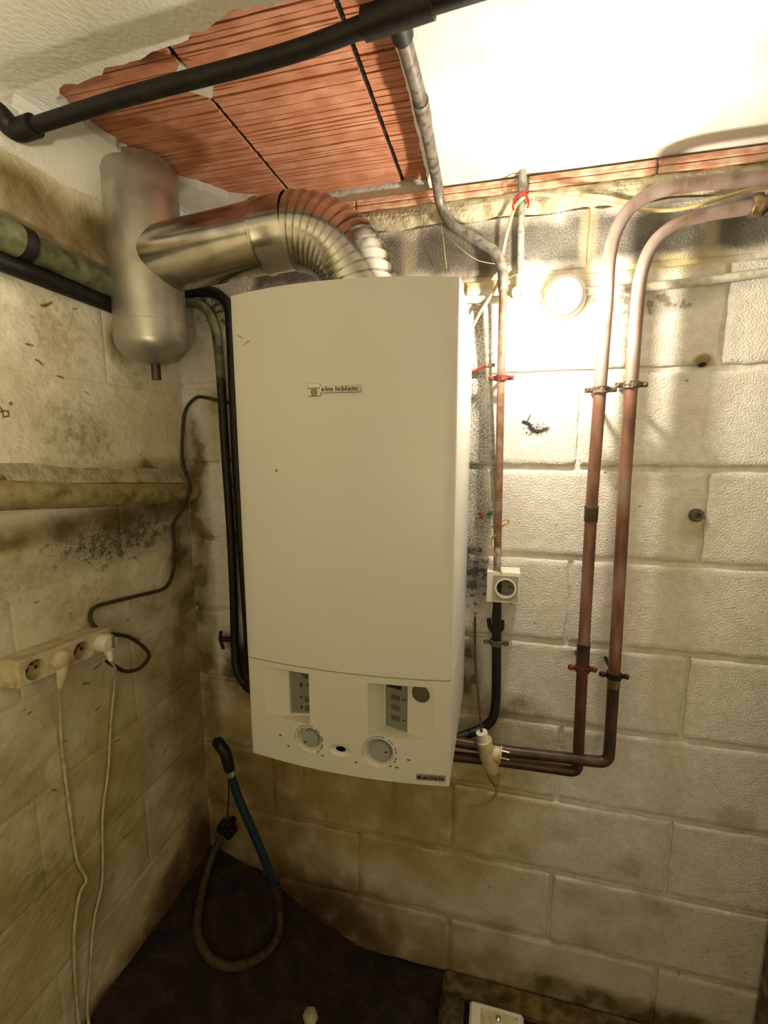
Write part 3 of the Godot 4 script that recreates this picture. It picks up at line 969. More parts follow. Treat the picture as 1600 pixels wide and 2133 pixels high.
func build_boiler() -> void:
	var t := thing("wall_boiler", "white wall-hung gas boiler with bowed front and two dials", "boiler", Vector3(-0.216, -0.932, 0.18))
	var b := MB.new()
	b.box(Vector3(-0.216, -0.515, 0.009), Vector3(0.37, 0.81, 0.014), 0.002)
	put("back_plate", b, M.enamel_back, t)
	b = MB.new()
	b.loft(boiler_outline(0.014, 0.345, 0.0165), boiler_outline(0.014, 0.345, 0.034), -0.7365, -0.1065)
	put("front_cover", b, M.enamel, t)
	# the lower panel: extruded outline with scooped recesses cut out
	var comb := CSGCombiner3D.new()
	var base := []
	for p in boiler_outline(0.014, 0.3445, 0.016):
		base.append(Vector2(p.x, -p.y))
	base.reverse()
	var body := csg_poly(base, 0.1935)
	body.smooth_faces = false
	body.rotation = Vector3(-PI / 2, 0, 0)   # polygon x,y -> x,-z ; depth runs down along y
	body.position.y = -0.7385
	comb.add_child(body)
	var cut := func(pts: Array, y0: float, y1: float) -> void:
		var q := []
		for p in pts:
			q.append(Vector2(p.x, -p.y))
		var c := csg_poly(q, y1 - y0)
		c.rotation = Vector3(-PI / 2, 0, 0)
		c.position.y = y1
		c.operation = CSGShape3D.OPERATION_SUBTRACTION
		comb.add_child(c)
	cut.call([Vector2(-0.37, panel_z(-0.37) + 0.0004), Vector2(-0.37, 0.4), Vector2(-0.2765, 0.42), Vector2(-0.2765, 0.331)], -0.845, -0.7485)
	cut.call([Vector2(-0.323, 0.335), Vector2(-0.323, 0.35), Vector2(-0.2775, 0.35), Vector2(-0.2775, 0.324)], -0.842, -0.7505)
	cut.call([Vector2(-0.168, 0.42), Vector2(-0.168, 0.358), Vector2(-0.1465, 0.328), Vector2(-0.143, 0.327), Vector2(-0.054, panel_z(-0.054) + 0.0004), Vector2(-0.054, 0.42)], -0.848, -0.7505)
	for d in [[-0.28, -0.877, 0.0265], [-0.1485, -0.8805, 0.029]]:
		var dish := CSGPolygon3D.new()
		dish.mode = CSGPolygon3D.MODE_SPIN
		dish.spin_sides = 40
		dish.polygon = PackedVector2Array([Vector2(0, -0.013), Vector2(d[2] * 0.66, -0.013), Vector2(d[2], 0.002), Vector2(d[2], 0.04), Vector2(0, 0.04)])
		dish.rotation = Vector3(PI / 2, 0, 0)
		dish.position = Vector3(d[0], d[1], panel_z(d[0]))
		dish.operation = CSGShape3D.OPERATION_SUBTRACTION
		comb.add_child(dish)
	var hole := CSGCylinder3D.new()
	hole.radius = 0.016
	hole.height = 0.05
	hole.sides = 32
	hole.rotation = Vector3(PI / 2, 0, 0)
	hole.position = Vector3(-0.0785, -0.768, 0.362)
	hole.operation = CSGShape3D.OPERATION_SUBTRACTION
	comb.add_child(hole)
	var oval := CSGSphere3D.new()
	oval.radius = 0.02
	oval.radial_segments = 24
	oval.rings = 12
	oval.scale = Vector3(1.15, 0.6, 0.4)
	oval.position = Vector3(-0.2195, -0.8865, 0.363)
	oval.operation = CSGShape3D.OPERATION_SUBTRACTION
	comb.add_child(oval)
	put_carved("control_panel", comb, M.panel, t)
	# window plates in the scoops with their keys
	var la := Basis(Vector3.UP, 0.21)
	var lc := Vector3(-0.3, -0.7962, 0.3305)
	b = MB.new()
	b.box(lc, Vector3(0.0445, 0.091, 0.004), 0.0008, la)
	var left := put("display_plate", b, M.plate, t)
	for y in [-0.0185, -0.036]:
		b = MB.new()
		b.box(lc + la * Vector3(0.011, y, 0.003), Vector3(0.016, 0.01, 0.004), 0.0015, la)
		put("key", b, M.button, left)
	b = MB.new()
	b.lathe(lc + la * Vector3(0.009, 0.033, 0.0018), la * Vector3.BACK, [[0.0105, 0.0], [0.0105, 0.0015], [0.0095, 0.0022], [0, 0.0022]], 24)
	put("lens", b, M.button, left)
	for k in [[-0.004, 0.01, 0.003, 0.008], [0.01, 0.009, 0.003, 0.004], [-0.004, -0.015, 0.004, 0.004], [-0.004, -0.035, 0.003, 0.007]]:
		b = MB.new()
		b.box(lc + la * Vector3(k[0], k[1], 0.0022), Vector3(k[2], k[3], 0.001), 0.0003, la)
		put("symbol", b, M.print, left)
	var ra := Basis(Vector3.UP, -0.25)
	var rc := Vector3(-0.1235, -0.799, 0.3318)
	b = MB.new()
	b.box(rc, Vector3(0.043, 0.096, 0.003), 0.0008, ra)
	var right := put("display_plate", b, M.plate, t)
	b = MB.new()
	b.box(rc + ra * Vector3(-0.003, 0.0375, 0.002), Vector3(0.027, 0.0165, 0.003), 0.0006, ra)
	put("screen", b, M.black, right)
	for k in 3:
		b = MB.new()
		b.box(rc + ra * Vector3(-0.001, 0.0125 - k * 0.0195, 0.002), Vector3(0.0165, 0.0095, 0.004), 0.0014, ra)
		put("key", b, M.button, right)
		if k != 1:
			b = MB.new()
			b.box(rc + ra * Vector3(0.0155, 0.0125 - k * 0.0195, 0.0018), Vector3(0.008, 0.002, 0.001), 0.0003, ra)
			put("symbol", b, M.print, right)
	b = MB.new()
	b.lathe(Vector3(-0.0785, -0.768, 0.3395), Vector3.BACK, [[0.0157, -0.002], [0.0157, 0.003], [0.013, 0.004], [0, 0.0035]], 32)
	put("pressure_gauge", b, M.button, t)
	for i in 2:
		var d = [[-0.279, -0.877, 0.0158], [-0.1475, -0.8805, 0.0182]][i]
		b = MB.new()
		var z0 := panel_z(d[0]) - 0.0132
		b.lathe(Vector3(d[0], d[1], z0), Vector3.BACK, [[d[2], 0.0], [d[2], 0.009], [d[2] * 0.93, 0.0106], [0, 0.0112]], 36)
		var kn := put("knob", b, M.knob, t)
		b = MB.new()
		var ang: float = [PI * 1.2, 0.25][i]
		var dir := Vector3(cos(ang), sin(ang), 0)
		b.box(Vector3(d[0], d[1], z0 + 0.0112) + dir * 0.011, Vector3(0.0065, 0.002, 0.0012), 0.0003, Basis(Vector3.BACK, ang))
		put("pointer", b, M.print, kn)
		# the dashed scale round the dial, wider towards its end
		b = MB.new()
		for k in 22:
			var a := PI * 1.05 - k * (PI * 1.32 / 21.0)
			if k % 3 == 2 and k > 8:
				continue
			var r: float = [0.0275, 0.0305][i]
			var p := Vector3(d[0] - 0.001 + r * cos(a), d[1] + 0.001 + r * sin(a), 0)
			p.z = panel_z(p.x) + 0.0002
			b.box(p, Vector3(0.0046, 0.0005 + 0.00006 * k, 0.0008), 0.0002, Basis(Vector3.BACK, a + PI / 2))
		put("dial_scale", b, M.print, t).set_meta("kind", "stuff")
	for k in [[-0.338, -0.88, 0.006], [-0.3215, -0.8975, 0.005], [-0.2535, -0.902, 0.005], [-0.1895, -0.9035, 0.005], [-0.117, -0.9035, 0.006], [-0.097, -0.887, 0.006]]:
		b = MB.new()
		b.box(Vector3(k[0], k[1], panel_z(k[0]) + 0.0002), Vector3(k[2], 0.003, 0.0008), 0.0003)
		put("symbol", b, M.symbol, t)
	b = MB.new()
	b.lathe(Vector3(-0.2195, -0.8855, 0.355), Vector3.BACK, [[0.01, -0.002], [0.01, 0.0008], [0, 0.0016]], 24, Vector2(1.0, 0.55))
	put("indicator_lens", b, mat(Color(0.05, 0.01, 0.05), 0.15), t)
	# maker's plate on the cover
	b = MB.new()
	var zl := cover_z(-0.246, -0.263)
	b.box(Vector3(-0.246, -0.2635, zl + 0.0015), Vector3(0.02, 0.0195, 0.004), 0.0008)
	var logo := put("emblem", b, M.silver, t)
	b = MB.new()
	b.lathe(Vector3(-0.246, -0.2675, zl + 0.0031), Vector3.BACK, [[0.0062, 0.0], [0.0062, 0.0008], [0, 0.0008]], 20, Vector2(1.0, 0.9))
	b.box(Vector3(-0.246, -0.2615, zl + 0.0036), Vector3(0.0185, 0.0022, 0.0008), 0.0002)
	put("emblem_figure", b, M.badge, logo)
	b = MB.new()
	b.box(Vector3(-0.204, -0.2637, cover_z(-0.204, -0.263) + 0.001), Vector3(0.066, 0.0105, 0.003), 0.0006)
	var bar := put("name_bar", b, M.silver, t)
	lettering("elm leblanc", Vector3(-0.204, -0.2637, cover_z(-0.204, -0.263) + 0.0026), 0.0088, 0.06, M.print, bar)
	var ba := Basis(Vector3.UP, 0.141)
	b = MB.new()
	b.box(Vector3(-0.0585, -0.917, panel_z(-0.0585) + 0.0003), Vector3(0.05, 0.0115, 0.0016), 0.0004, ba)
	var bd := put("name_badge", b, M.badge, t)
	b = MB.new()
	b.box(Vector3(-0.0785, -0.917, panel_z(-0.0785) + 0.0014), Vector3(0.0065, 0.0055, 0.0012), 0.0003, ba)
	put("badge_mark", b, M.print, bd)
	lettering("acleis", Vector3(-0.0545, -0.917, panel_z(-0.0545) + 0.0013), 0.0085, 0.036, M.print, bd, 0.141)
	# scuffs on the cover
	b = MB.new()
	for k in [[-0.385, -0.172, 0.012, 0.0012, -0.5], [-0.372, -0.184, 0.016, 0.001, 0.4], [-0.322, -0.391, 0.004, 0.004, 0.0]]:
		b.box(Vector3(k[0], k[1], cover_z(k[0], k[1]) + 0.0001), Vector3(k[2], k[3], 0.0006), 0.0002, Basis(Vector3.UP, -0.28) * Basis(Vector3.BACK, k[4]))
	var sc := put("scuff", b, mat(Color(0.4, 0.36, 0.28), 0.7), t)
	sc.set_meta("kind", "stuff")


func lettering(text: String, at: Vector3, size: float, width: float, m: Material, parent: Node, turn := 0.0) -> void:
	var f := SystemFont.new()
	f.font_names = PackedStringArray(["Droid Sans"])
	f.font_weight = 700
	var tm := TextMesh.new()
	tm.text = text
	tm.font = f
	tm.font_size = 32
	tm.pixel_size = size / 32.0
	tm.depth = 0.0006
	tm.curve_step = 2.0
	var o := MeshInstance3D.new()
	o.name = "lettering"
	o.mesh = tm
	o.material_override = m
	var shift := Vector3.ZERO
	var p := parent
	while p is Node3D and p != self:
		shift += p.position
		p = p.get_parent()
	o.position = at - shift
	o.rotation.y = turn
	var w := tm.get_aabb().size.x
	if w > 0.0:
		o.scale = Vector3(width / w, 1.0, 1.0)
	parent.add_child(o, true)


func build_flue() -> void:
	var c := Vector3(-0.684, 0.0, 0.195)
	var t := thing("flue_duct", "aluminium flue tee with side branch and drain cap by the corner", "flue", Vector3(c.x, -0.2, c.z))
	var b := MB.new()
	b.lathe(c, Vector3.UP, [[0.07, -0.112], [0.07, 0.2]], 40)
	put("vertical_pipe", b, M.alu_dull, t)
	b = MB.new()
	b.lathe(c, Vector3.UP, [[0.0, -0.182], [0.03, -0.179], [0.052, -0.169], [0.066, -0.153], [0.071, -0.143], [0.0722, -0.136], [0.0722, -0.1], [0.07, -0.099]], 40)
	var cap := put("drain_cap", b, M.alu_dull, t)
	b = MB.new()
	b.lathe(c + Vector3(0.004, 0, 0), Vector3.UP, [[0, -0.212], [0.0095, -0.212], [0.0095, -0.172]], 18)
	put("drain_spout", b, M.copper_low, cap, "short copper drain spout")
	b = MB.new()
	var p0 := Vector3(-0.66, 0.024, 0.195)
	var p1 := Vector3(-0.41, 0.042, 0.2)
	b.tube([p0, p0.lerp(p1, 0.5), p1], 0.0625, 40, false)
	put("branch_pipe", b, M.alu, t)
	b = MB.new()
	var ax := (p1 - p0).normalized()
	b.lathe(p1, ax, [[0.0625, -0.008], [0.066, -0.006], [0.067, 0.0], [0.0645, 0.004], [0.0645, 0.06]], 40)
	put("collar", b, M.alu, t)
	# corrugated bend down into the boiler
	var e := thing("flue_elbow", "shiny corrugated aluminium elbow rising from the boiler top", "flue elbow", Vector3(-0.218, -0.106, 0.2))
	var path := []
	var rad := []
	var rings := 14
	var R := 0.135
	var centre := Vector3(-0.353, -0.09, 0.2)
	for i in rings * 8 + 1:
		var a := PI / 2 * (1.0 - float(i) / (rings * 8))
		path.append(centre + Vector3(cos(a) * R, sin(a) * R, 0))
		var ph := fmod(i / 8.0, 1.0)
		rad.append(0.058 + 0.0095 * pow(absf(sin(PI * ph)), 0.55))
	path.append(Vector3(-0.218, -0.108, 0.2))
	rad.append(0.06)
	b = MB.new()
	b.tube(path, rad, 44, false)
	put("corrugated_bend", b, M.alu, e)


func clamp_ring(at: Vector3, r: float, m: Material, label: String, group := "") -> void:
	var t := thing("pipe_clamp", label, "pipe clamp", Vector3(at.x, at.y, 0), group)
	var b := MB.new()
	var prof := [[r, -0.006], [r + 0.003, -0.006], [r + 0.003, 0.006], [r, 0.006]]
	b.lathe(at, Vector3.UP, prof, 24)
	put("ring", b, m, t)
	for s in [-1, 1]:
		b = MB.new()
		b.box(at + Vector3(s * (r + 0.009), 0, 0), Vector3(0.016, 0.01, 0.005), 0.0015)
		var ear := put("ear", b, m, t)
		b = MB.new()
		b.lathe(at + Vector3(s * (r + 0.011), 0, -0.007), Vector3.BACK, [[0.0035, 0], [0.0035, 0.014], [0, 0.015]], 8)
		put("screw", b, m, ear)
	b = MB.new()
	b.lathe(Vector3(at.x, at.y, -0.01), Vector3.BACK, [[0.004, 0.0], [0.004, at.z - r + 0.008]], 10)
	put("stud", b, m, t)


func build_pipes() -> void:
	var b := MB.new()
	# steel pipe under the ceiling
	var t := thing("steel_pipe", "black steel pipe running under the ceiling across the bare tiles", "pipe", Vector3(-0.3, 0.168, 0.42))
	b = MB.new()
	b.tube(curve([Vector3(-0.735, 0.155, 0.401), Vector3(-0.63, 0.155, 0.411), Vector3(-0.478, 0.155, 0.423), Vector3(-0.248, 0.155, 0.434), Vector3(-0.1, 0.156, 0.454)]), 0.0112, 18)
	put("pipe_run", b, M.steel_dark, t)
	b = MB.new()
	b.tube(bent([Vector3(-0.7, 0.155, 0.405), Vector3(-0.748, 0.154, 0.401), Vector3(-0.75, 0.18, 0.43), Vector3(-0.75, 0.25, 0.5)], 0.02), 0.0165, 18)
	put("elbow", b, M.steel_dark, t)
	b = MB.new()
	b.tube([Vector3(-0.14, 0.156, 0.449), Vector3(-0.055, 0.156, 0.459)], 0.0165, 18)
	b.tube([Vector3(-0.0985, 0.156, 0.454), Vector3(-0.0985, 0.158, 0.42)], 0.014, 18)
	put("tee", b, M.steel_dark, t)
	b = MB.new()
	b.tube([Vector3(-0.06, 0.156, 0.458), Vector3(RW, 0.156, 0.52)], 0.0118, 16)
	put("pipe_run", b, M.steel_dark, t)
	# grey branch: along the ceiling, down and across the wall, behind the socket
	t = thing("gas_pipe", "grey pipe from the ceiling tee bending down the wall right of the boiler", "pipe", Vector3(0.035, -1.0, 0.03))
	b = MB.new()
	b.tube(curve([Vector3(-0.0985, 0.157, 0.43), Vector3(-0.0965, 0.162, 0.3), Vector3(-0.099, 0.164, 0.16), Vector3(-0.1, 0.159, 0.08), Vector3(-0.096, 0.134, 0.038), Vector3(-0.071, 0.096, 0.033), Vector3(-0.02, 0.062, 0.036), Vector3(0.016, 0.034, 0.04), Vector3(0.03, 0.002, 0.04), Vector3(0.033, -0.04, 0.04)]), 0.0104, 16)
	put("upper_run", b, M.lead, t)
	b = MB.new()
	b.tube([Vector3(-0.0964, 0.162, 0.3), Vector3(-0.097, 0.163, 0.255)], 0.0124, 16)
	put("joint", b, M.lead, t)
	b = MB.new()
	b.tube([Vector3(0.0328, -0.035, 0.04), Vector3(0.035, -0.2, 0.04), Vector3(0.038, -0.4, 0.04), Vector3(0.042, -0.66, 0.04)], 0.0082, 16)
	put("copper_run", b, M.gas, t)
	b = MB.new()
	b.tube(curve([Vector3(0.042, -0.65, 0.04), Vector3(0.0445, -0.76, 0.04), Vector3(0.048, -0.87, 0.04), Vector3(0.049, -0.94, 0.04), Vector3(0.042, -0.985, 0.043), Vector3(0.015, -1.01, 0.05), Vector3(-0.035, -1.02, 0.08)]), 0.0105, 16)
	put("lower_run", b, M.steel_dark, t, "blackened lower run")
	clamp_ring(Vector3(0.0355, -0.212, 0.04), 0.0092, M.rust, "rusty red clamp on the grey copper pipe under the lamp")
	clamp_ring(Vector3(0.0445, -0.796, 0.04), 0.0105, M.clamp, "brown clamp on the blackened pipe just below the socket")
	# heating flow and return
	var z := 0.08
	t = thing("heating_pipe", "left of the two tall copper heating pipes beside the lamp", "pipe", Vector3(0.2214, -1.0644, z), "copper heating pipes")
	b = MB.new()
	b.tube(curve([Vector3(0.2212, -0.245, z), Vector3(0.2214, -0.1856, z), Vector3(0.2224, -0.0891, z), Vector3(0.2219, -0.0118, z), Vector3(0.2301, 0.0365, z), Vector3(0.2523, 0.0732, z), Vector3(0.2910, 0.0944, z), Vector3(0.3489, 0.1002, z), Vector3(0.4165, 0.0978, z), Vector3(0.5034, 0.0954, z), Vector3(0.6900, 0.0925, z)]), 0.0118, 18)
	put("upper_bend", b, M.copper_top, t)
	b = MB.new()
	b.tube([Vector3(0.2212, -0.2400, z), Vector3(0.2195, -0.4464, z), Vector3(0.2224, -0.7747, z)], 0.0116, 18)
	put("riser", b, M.copper, t)
	b = MB.new()
	b.tube([Vector3(0.2222, -0.7602, z), Vector3(0.2224, -0.8056, z)], 0.0132, 18)
	put("sleeve", b, M.copper_low, t)
	b = MB.new()
	b.tube([Vector3(0.2197, -0.4734, z), Vector3(0.2200, -0.5024, z)], 0.0131, 18)
	put("sleeve", b, M.copper_low, t)
	b = MB.new()
	b.tube([Vector3(0.2197, -0.4710, z), Vector3(0.2197, -0.4744, z)], 0.0135, 18)
	b.tube([Vector3(0.2222, -0.7593, z), Vector3(0.2222, -0.7622, z)], 0.0136, 18)
	put("solder_ring", b, M.clamp, t).set_meta("kind", "stuff")
	b = MB.new()
	b.tube([Vector3(0.2224, -0.7989, z), Vector3(0.2253, -0.9775, z), Vector3(0.2265, -1.0277, z)], 0.0115, 18)
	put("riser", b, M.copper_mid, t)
	b = MB.new()
	b.tube(bent([Vector3(0.2265, -1.0210, z), Vector3(0.2272, -1.0577, z), Vector3(0.0495, -1.0606, z + 0.002), Vector3(-0.0470, -1.0499, z + 0.025)], 0.03), 0.0112, 18)
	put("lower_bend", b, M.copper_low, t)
	b = MB.new()
	b.lathe(Vector3(0.4769, 0.0959, z), Vector3.RIGHT, [[0.012, -0.008], [0.0185, -0.008], [0.0205, -0.005], [0.0205, 0.018], [0.0185, 0.021], [0.012, 0.021]], 6)
	put("union_nut", b, M.brass, t)
	t = thing("heating_pipe", "right of the two tall copper heating pipes, farther from the lamp", "pipe", Vector3(0.2794, -1.0258, z), "copper heating pipes")
	b = MB.new()
	b.tube(curve([Vector3(0.2750, -0.24, z), Vector3(0.2750, -0.2049, z), Vector3(0.2750, -0.1084, z), Vector3(0.2774, -0.0408, z), Vector3(0.2948, 0.0094, z), Vector3(0.3306, 0.0384, z), Vector3(0.3779, 0.0490, z), Vector3(0.4262, 0.0519, z), Vector3(0.5034, 0.0577, z), Vector3(0.6900, 0.0655, z)]), 0.0118, 18)
	put("upper_bend", b, M.copper_top, t)
	b = MB.new()
	b.tube([Vector3(0.2750, -0.236, z), Vector3(0.2765, -0.4174, z), Vector3(0.2828, -0.7168, z), Vector3(0.2847, -0.8375, z)], 0.0118, 18)
	put("riser", b, M.copper, t)
	b = MB.new()
	b.tube([Vector3(0.2847, -0.8307, z), Vector3(0.2847, -0.8500, z)], 0.0128, 18)
	put("sleeve", b, M.brass, t)
	b = MB.new()
	b.tube(bent([Vector3(0.2847, -0.8423, z), Vector3(0.2861, -0.9775, z + 0.002), Vector3(0.2852, -1.0210, z + 0.006), Vector3(0.0785, -1.0200, z + 0.02), Vector3(-0.0567, -1.0113, z + 0.025)], 0.028), 0.0118, 18)
	put("lower_bend", b, M.copper_low, t)
	b = MB.new()
	for x in [0.445, 0.469]:
		b.lathe(Vector3(x, 0.0535 + (x - 0.445) * 0.06, z), Vector3.RIGHT, [[0.012, -0.006], [0.018, -0.006], [0.02, -0.003], [0.02, 0.008], [0.018, 0.011], [0.012, 0.011]], 6)
	put("union_nut", b, M.brass, t)
	clamp_ring(Vector3(0.2219, -0.2455, z), 0.0118, M.clamp, "upper clamp on the left copper heating pipe", "heating pipe clamps")
	clamp_ring(Vector3(0.2229, -0.8172, z), 0.0118, M.rust, "lower rusty clamp on the left copper heating pipe", "heating pipe clamps")
	clamp_ring(Vector3(0.2750, -0.2378, z), 0.0118, M.clamp, "upper clamp on the right copper heating pipe", "heating pipe clamps")
	clamp_ring(Vector3(0.2847, -0.8249, z), 0.0118, M.steel_dark, "lower black clamp on the right copper heating pipe", "heating pipe clamps")


func build_lamp() -> void:
	var at := Vector3(0.154, -0.052, 0.0)
	var ax := Vector3(-0.12, -0.3, 1).normalized()
	var t := thing("wall_lamp", "lit bare bulb in a white holder on the block wall", "lamp", at)
	var b := MB.new()
	b.lathe(at, Vector3.BACK, [[0.043, -0.004], [0.044, 0.006], [0.042, 0.018], [0.03, 0.03], [0.0, 0.032]], 40)
	put("rosette", b, M.white_plastic, t)
	b = MB.new()
	b.lathe(at + Vector3(0, 0.002, 0.02), ax, [[0.026, 0.0], [0.022, 0.01], [0.0215, 0.068], [0.024, 0.073], [0.024, 0.085], [0.02, 0.085], [0.02, 0.07]], 32)
	put("lamp_holder", b, M.white_plastic, t)
	b = MB.new()
	var o := at + Vector3(0, 0.002, 0.02) + ax * 0.085
	var prof := [[0.0135, -0.01], [0.0138, 0.008], [0.017, 0.02], [0.024, 0.036]]
	for i in 9:
		var a := lerpf(-0.35, PI / 2, i / 8.0)
		prof.append([0.03 * cos(a), 0.058 + 0.03 * sin(a)])
	prof[-1][0] = 0.0
	b.lathe(o, ax, prof, 36)
	put("bulb", b, M.bulb, t)
	var l := OmniLight3D.new()
	l.name = "bulb_light"
	l.position = o + ax * 0.064
	l.light_color = Color(1.0, 0.955, 0.88)
	l.light_energy = 0.18
	l.light_size = 0.012
	l.omni_range = 8.0
	l.omni_attenuation = 2.0
	l.shadow_enabled = true
	add_child(l)


func socket_well(comb: CSGCombiner3D, at: Vector3, axis_rot: Vector3, r: float, deep: float) -> void:
	var c := CSGCylinder3D.new()
	c.radius = r
	c.height = deep * 2.0
	c.sides = 32
	c.rotation = axis_rot
	c.position = at
	c.operation = CSGShape3D.OPERATION_SUBTRACTION
	comb.add_child(c)


func build_electrics() -> void:
	var b := MB.new()
	# horizontal conduit along the joint
	var t := thing("wall_conduit", "cream painted conduit running level along the wall behind the lamp", "conduit", Vector3(0.2, -0.045, 0.0))
	b = MB.new()
	b.tube(curve([Vector3(-0.08, -0.04, 0.012), Vector3(0.03, -0.049, 0.012), Vector3(0.1, -0.0505, 0.012), Vector3(0.118, -0.05, 0.012)]), 0.0082, 14)
	put("left_run", b, M.conduit, t)
	b = MB.new()
	b.tube(curve([Vector3(0.19, -0.045, 0.012), Vector3(0.3, -0.045, 0.012), Vector3(0.4, -0.042, 0.012), Vector3(0.52, -0.034, 0.012), Vector3(RW, -0.03, 0.012)]), 0.0082, 14)
	put("right_run", b, M.conduit, t)
	t = thing("drop_conduit", "grey conduit dropping from the ceiling to an open tee beside the lamp", "conduit", Vector3(0.066, -0.04, 0.018))
	b = MB.new()
	b.tube([Vector3(0.062, 0.26, 0.018), Vector3(0.064, 0.08, 0.018), Vector3(0.0665, -0.03, 0.018)], 0.0072, 14)
	put("tube", b, M.conduit_grey, t)
	b = MB.new()
	b.tube([Vector3(0.066, -0.005, 0.018), Vector3(0.0668, -0.04, 0.018)], 0.0095, 14)
	put("sleeve", b, M.ivory, t)
	b = MB.new()
	b.lathe(Vector3(0.062, -0.042, 0.014), Vector3(0, 0, 1), [[0.0115, -0.004], [0.0118, 0.018], [0.0095, 0.019], [0.0085, 0.014], [0, 0.012]], 24)
	put("tee", b, M.ivory, t)
	# slanted pale tube to the socket
	b = MB.new()
	b.tube(curve([Vector3(-0.004, -0.058, 0.016), Vector3(0.0, -0.1, 0.016), Vector3(0.008, -0.181, 0.016), Vector3(0.0215, -0.365, 0.017), Vector3(0.031, -0.481, 0.02), Vector3(0.042, -0.59, 0.045), Vector3(0.0425, -0.635, 0.048)]), 0.0068, 14)
	tag(put("cable_tube", b, M.conduit_grey), "slanted pale grey tube running down to the square socket", "conduit")
	b = MB.new()
	b.lathe(Vector3(0.0115, -0.183, 0.002), Vector3.BACK, [[0.004, 0], [0.004, 0.022], [0, 0.024]], 10)
	b.box(Vector3(0.012, -0.183, 0.024), Vector3(0.02, 0.007, 0.003), 0.001)
	tag(put("tube_clip", b, M.clamp), "small clip holding the slanted pale tube to the wall", "clip")
	b = MB.new()
	b.tube(curve([Vector3(-0.055, -0.194, 0.006), Vector3(-0.04, -0.192, 0.012), Vector3(-0.022, -0.191, 0.008), Vector3(-0.004, -0.184, 0.012), Vector3(0.01, -0.183, 0.014)]), 0.0024, 8)
	tag(put("red_wire", b, M.red), "short red wire between boiler side and pale tube", "wire")
	# cream cable: sags from the right, tied to the drop, then down behind the boiler
	b = MB.new()
	b.tube(curve([Vector3(RW, 0.12, 0.034), Vector3(0.484, 0.105, 0.03), Vector3(0.43, 0.098, 0.028), Vector3(0.373, 0.089, 0.02), Vector3(0.325, 0.087, 0.02), Vector3(0.276, 0.095, 0.02), Vector3(0.208, 0.113, 0.026), Vector3(0.12, 0.132, 0.032), Vector3(0.075, 0.137, 0.031), Vector3(0.052, 0.122, 0.03), Vector3(0.04, 0.086, 0.028), Vector3(0.0305, 0.042, 0.018), Vector3(0.027, -0.003, 0.016), Vector3(0.011, -0.039, 0.024), Vector3(-0.012, -0.075, 0.026), Vector3(-0.034, -0.115, 0.022)]), 0.0034, 10)
	tag(put("cream_cable", b, M.cream_cable), "cream cable sagging along the wall top behind the copper pipes", "cable")
	b = MB.new()
	for k in 3:
		var ring := []
		for i in 17:
			var a := TAU * i / 16.0
			ring.append(Vector3(0.062 + 0.0125 * cos(a), 0.133 + k * 0.004 + 0.006 * sin(a + k), 0.026 + 0.0135 * sin(a)))
		b.tube(ring, 0.0018, 7)
	b.tube(curve([Vector3(0.052, 0.133, 0.036), Vector3(0.046, 0.12, 0.036), Vector3(0.049, 0.112, 0.034)]), 0.0018, 7)
	b.tube(curve([Vector3(0.07, 0.135, 0.036), Vector3(0.076, 0.125, 0.036), Vector3(0.0745, 0.113, 0.034)]), 0.0018, 7)
	tag(put("wire_tie", b, M.red), "twisted red wire tying the cream cable to the grey conduit", "wire tie")
	# surface socket on the wall
	var at := Vector3(0.0555, -0.6605, 0.0)
	t = thing("wall_socket", "square white surface socket on the wall below the slanted tube", "socket", at)
	var comb := CSGCombiner3D.new()
	var bx := CSGBox3D.new()
	bx.size = Vector3(0.07, 0.068, 0.05)
	bx.position = at + Vector3(0, 0, 0.032)
	comb.add_child(bx)
	socket_well(comb, at + Vector3(0.005, 0, 0.058), Vector3(PI / 2, 0, 0), 0.0195, 0.018)
	put_carved("housing", comb, M.white_plastic, t)
	comb = CSGCombiner3D.new()
	bx = CSGBox3D.new()
	bx.size = Vector3(0.052, 0.056, 0.004)
	bx.position = at + Vector3(0.005, 0, 0.0585)
	comb.add_child(bx)
	socket_well(comb, at + Vector3(0.005, 0, 0.058), Vector3(PI / 2, 0, 0), 0.0195, 0.018)
	put_carved("face_plate", comb, mat(Color(0.6, 0.57, 0.5), 0.45), t)
	b = MB.new()
	b.lathe(at + Vector3(0.005, 0, 0.058), Vector3.BACK, [[0.0225, 0.0], [0.0225, 0.004], [0.0195, 0.004], [0.0195, -0.002]], 32)
	put("rim", b, M.white_plastic, t)
	b = MB.new()
	b.lathe(at + Vector3(0.005, 0, 0.0425), Vector3.BACK, [[0.0185, 0.0], [0.0185, 0.002], [0.0, 0.002]], 28)
	var well := put("socket_insert", b, M.grey_plastic, t)
	b = MB.new()
	for x in [-0.0095, 0.0095]:
		b.lathe(at + Vector3(0.005 + x, -0.001, 0.0444), Vector3.BACK, [[0.003, 0.0], [0.003, 0.0008], [0, 0.0008]], 12)
	put("contact_hole", b, M.black, well)
	b = MB.new()
	b.lathe(at + Vector3(0.005, 0.01, 0.0444), Vector3.BACK, [[0.0024, 0.0], [0.0024, 0.009], [0, 0.0105]], 12)
	put("earth_pin", b, M.brass, well)
	b = MB.new()
	for s in [-1, 1]:
		b.lathe(at + Vector3(0.014 * s + 0.004, -0.039, 0.03), Vector3.BACK, [[0.0032, 0], [0.0052, 0], [0.0052, 0.006], [0.0032, 0.006], [0.0032, 0]], 14)
	put("lug", b, M.clamp, t)
	b = MB.new()
	var q := Vector3(0.0395, -0.698, 0.036)
	b.lathe(q, Vector3(0.02, -1, -0.08), [[0, -0.006], [0.013, -0.004], [0.0142, 0.008], [0.0142, 0.022], [0.01, 0.036], [0.0055, 0.05], [0, 0.058]], 20, Vector2(1, 0.7))
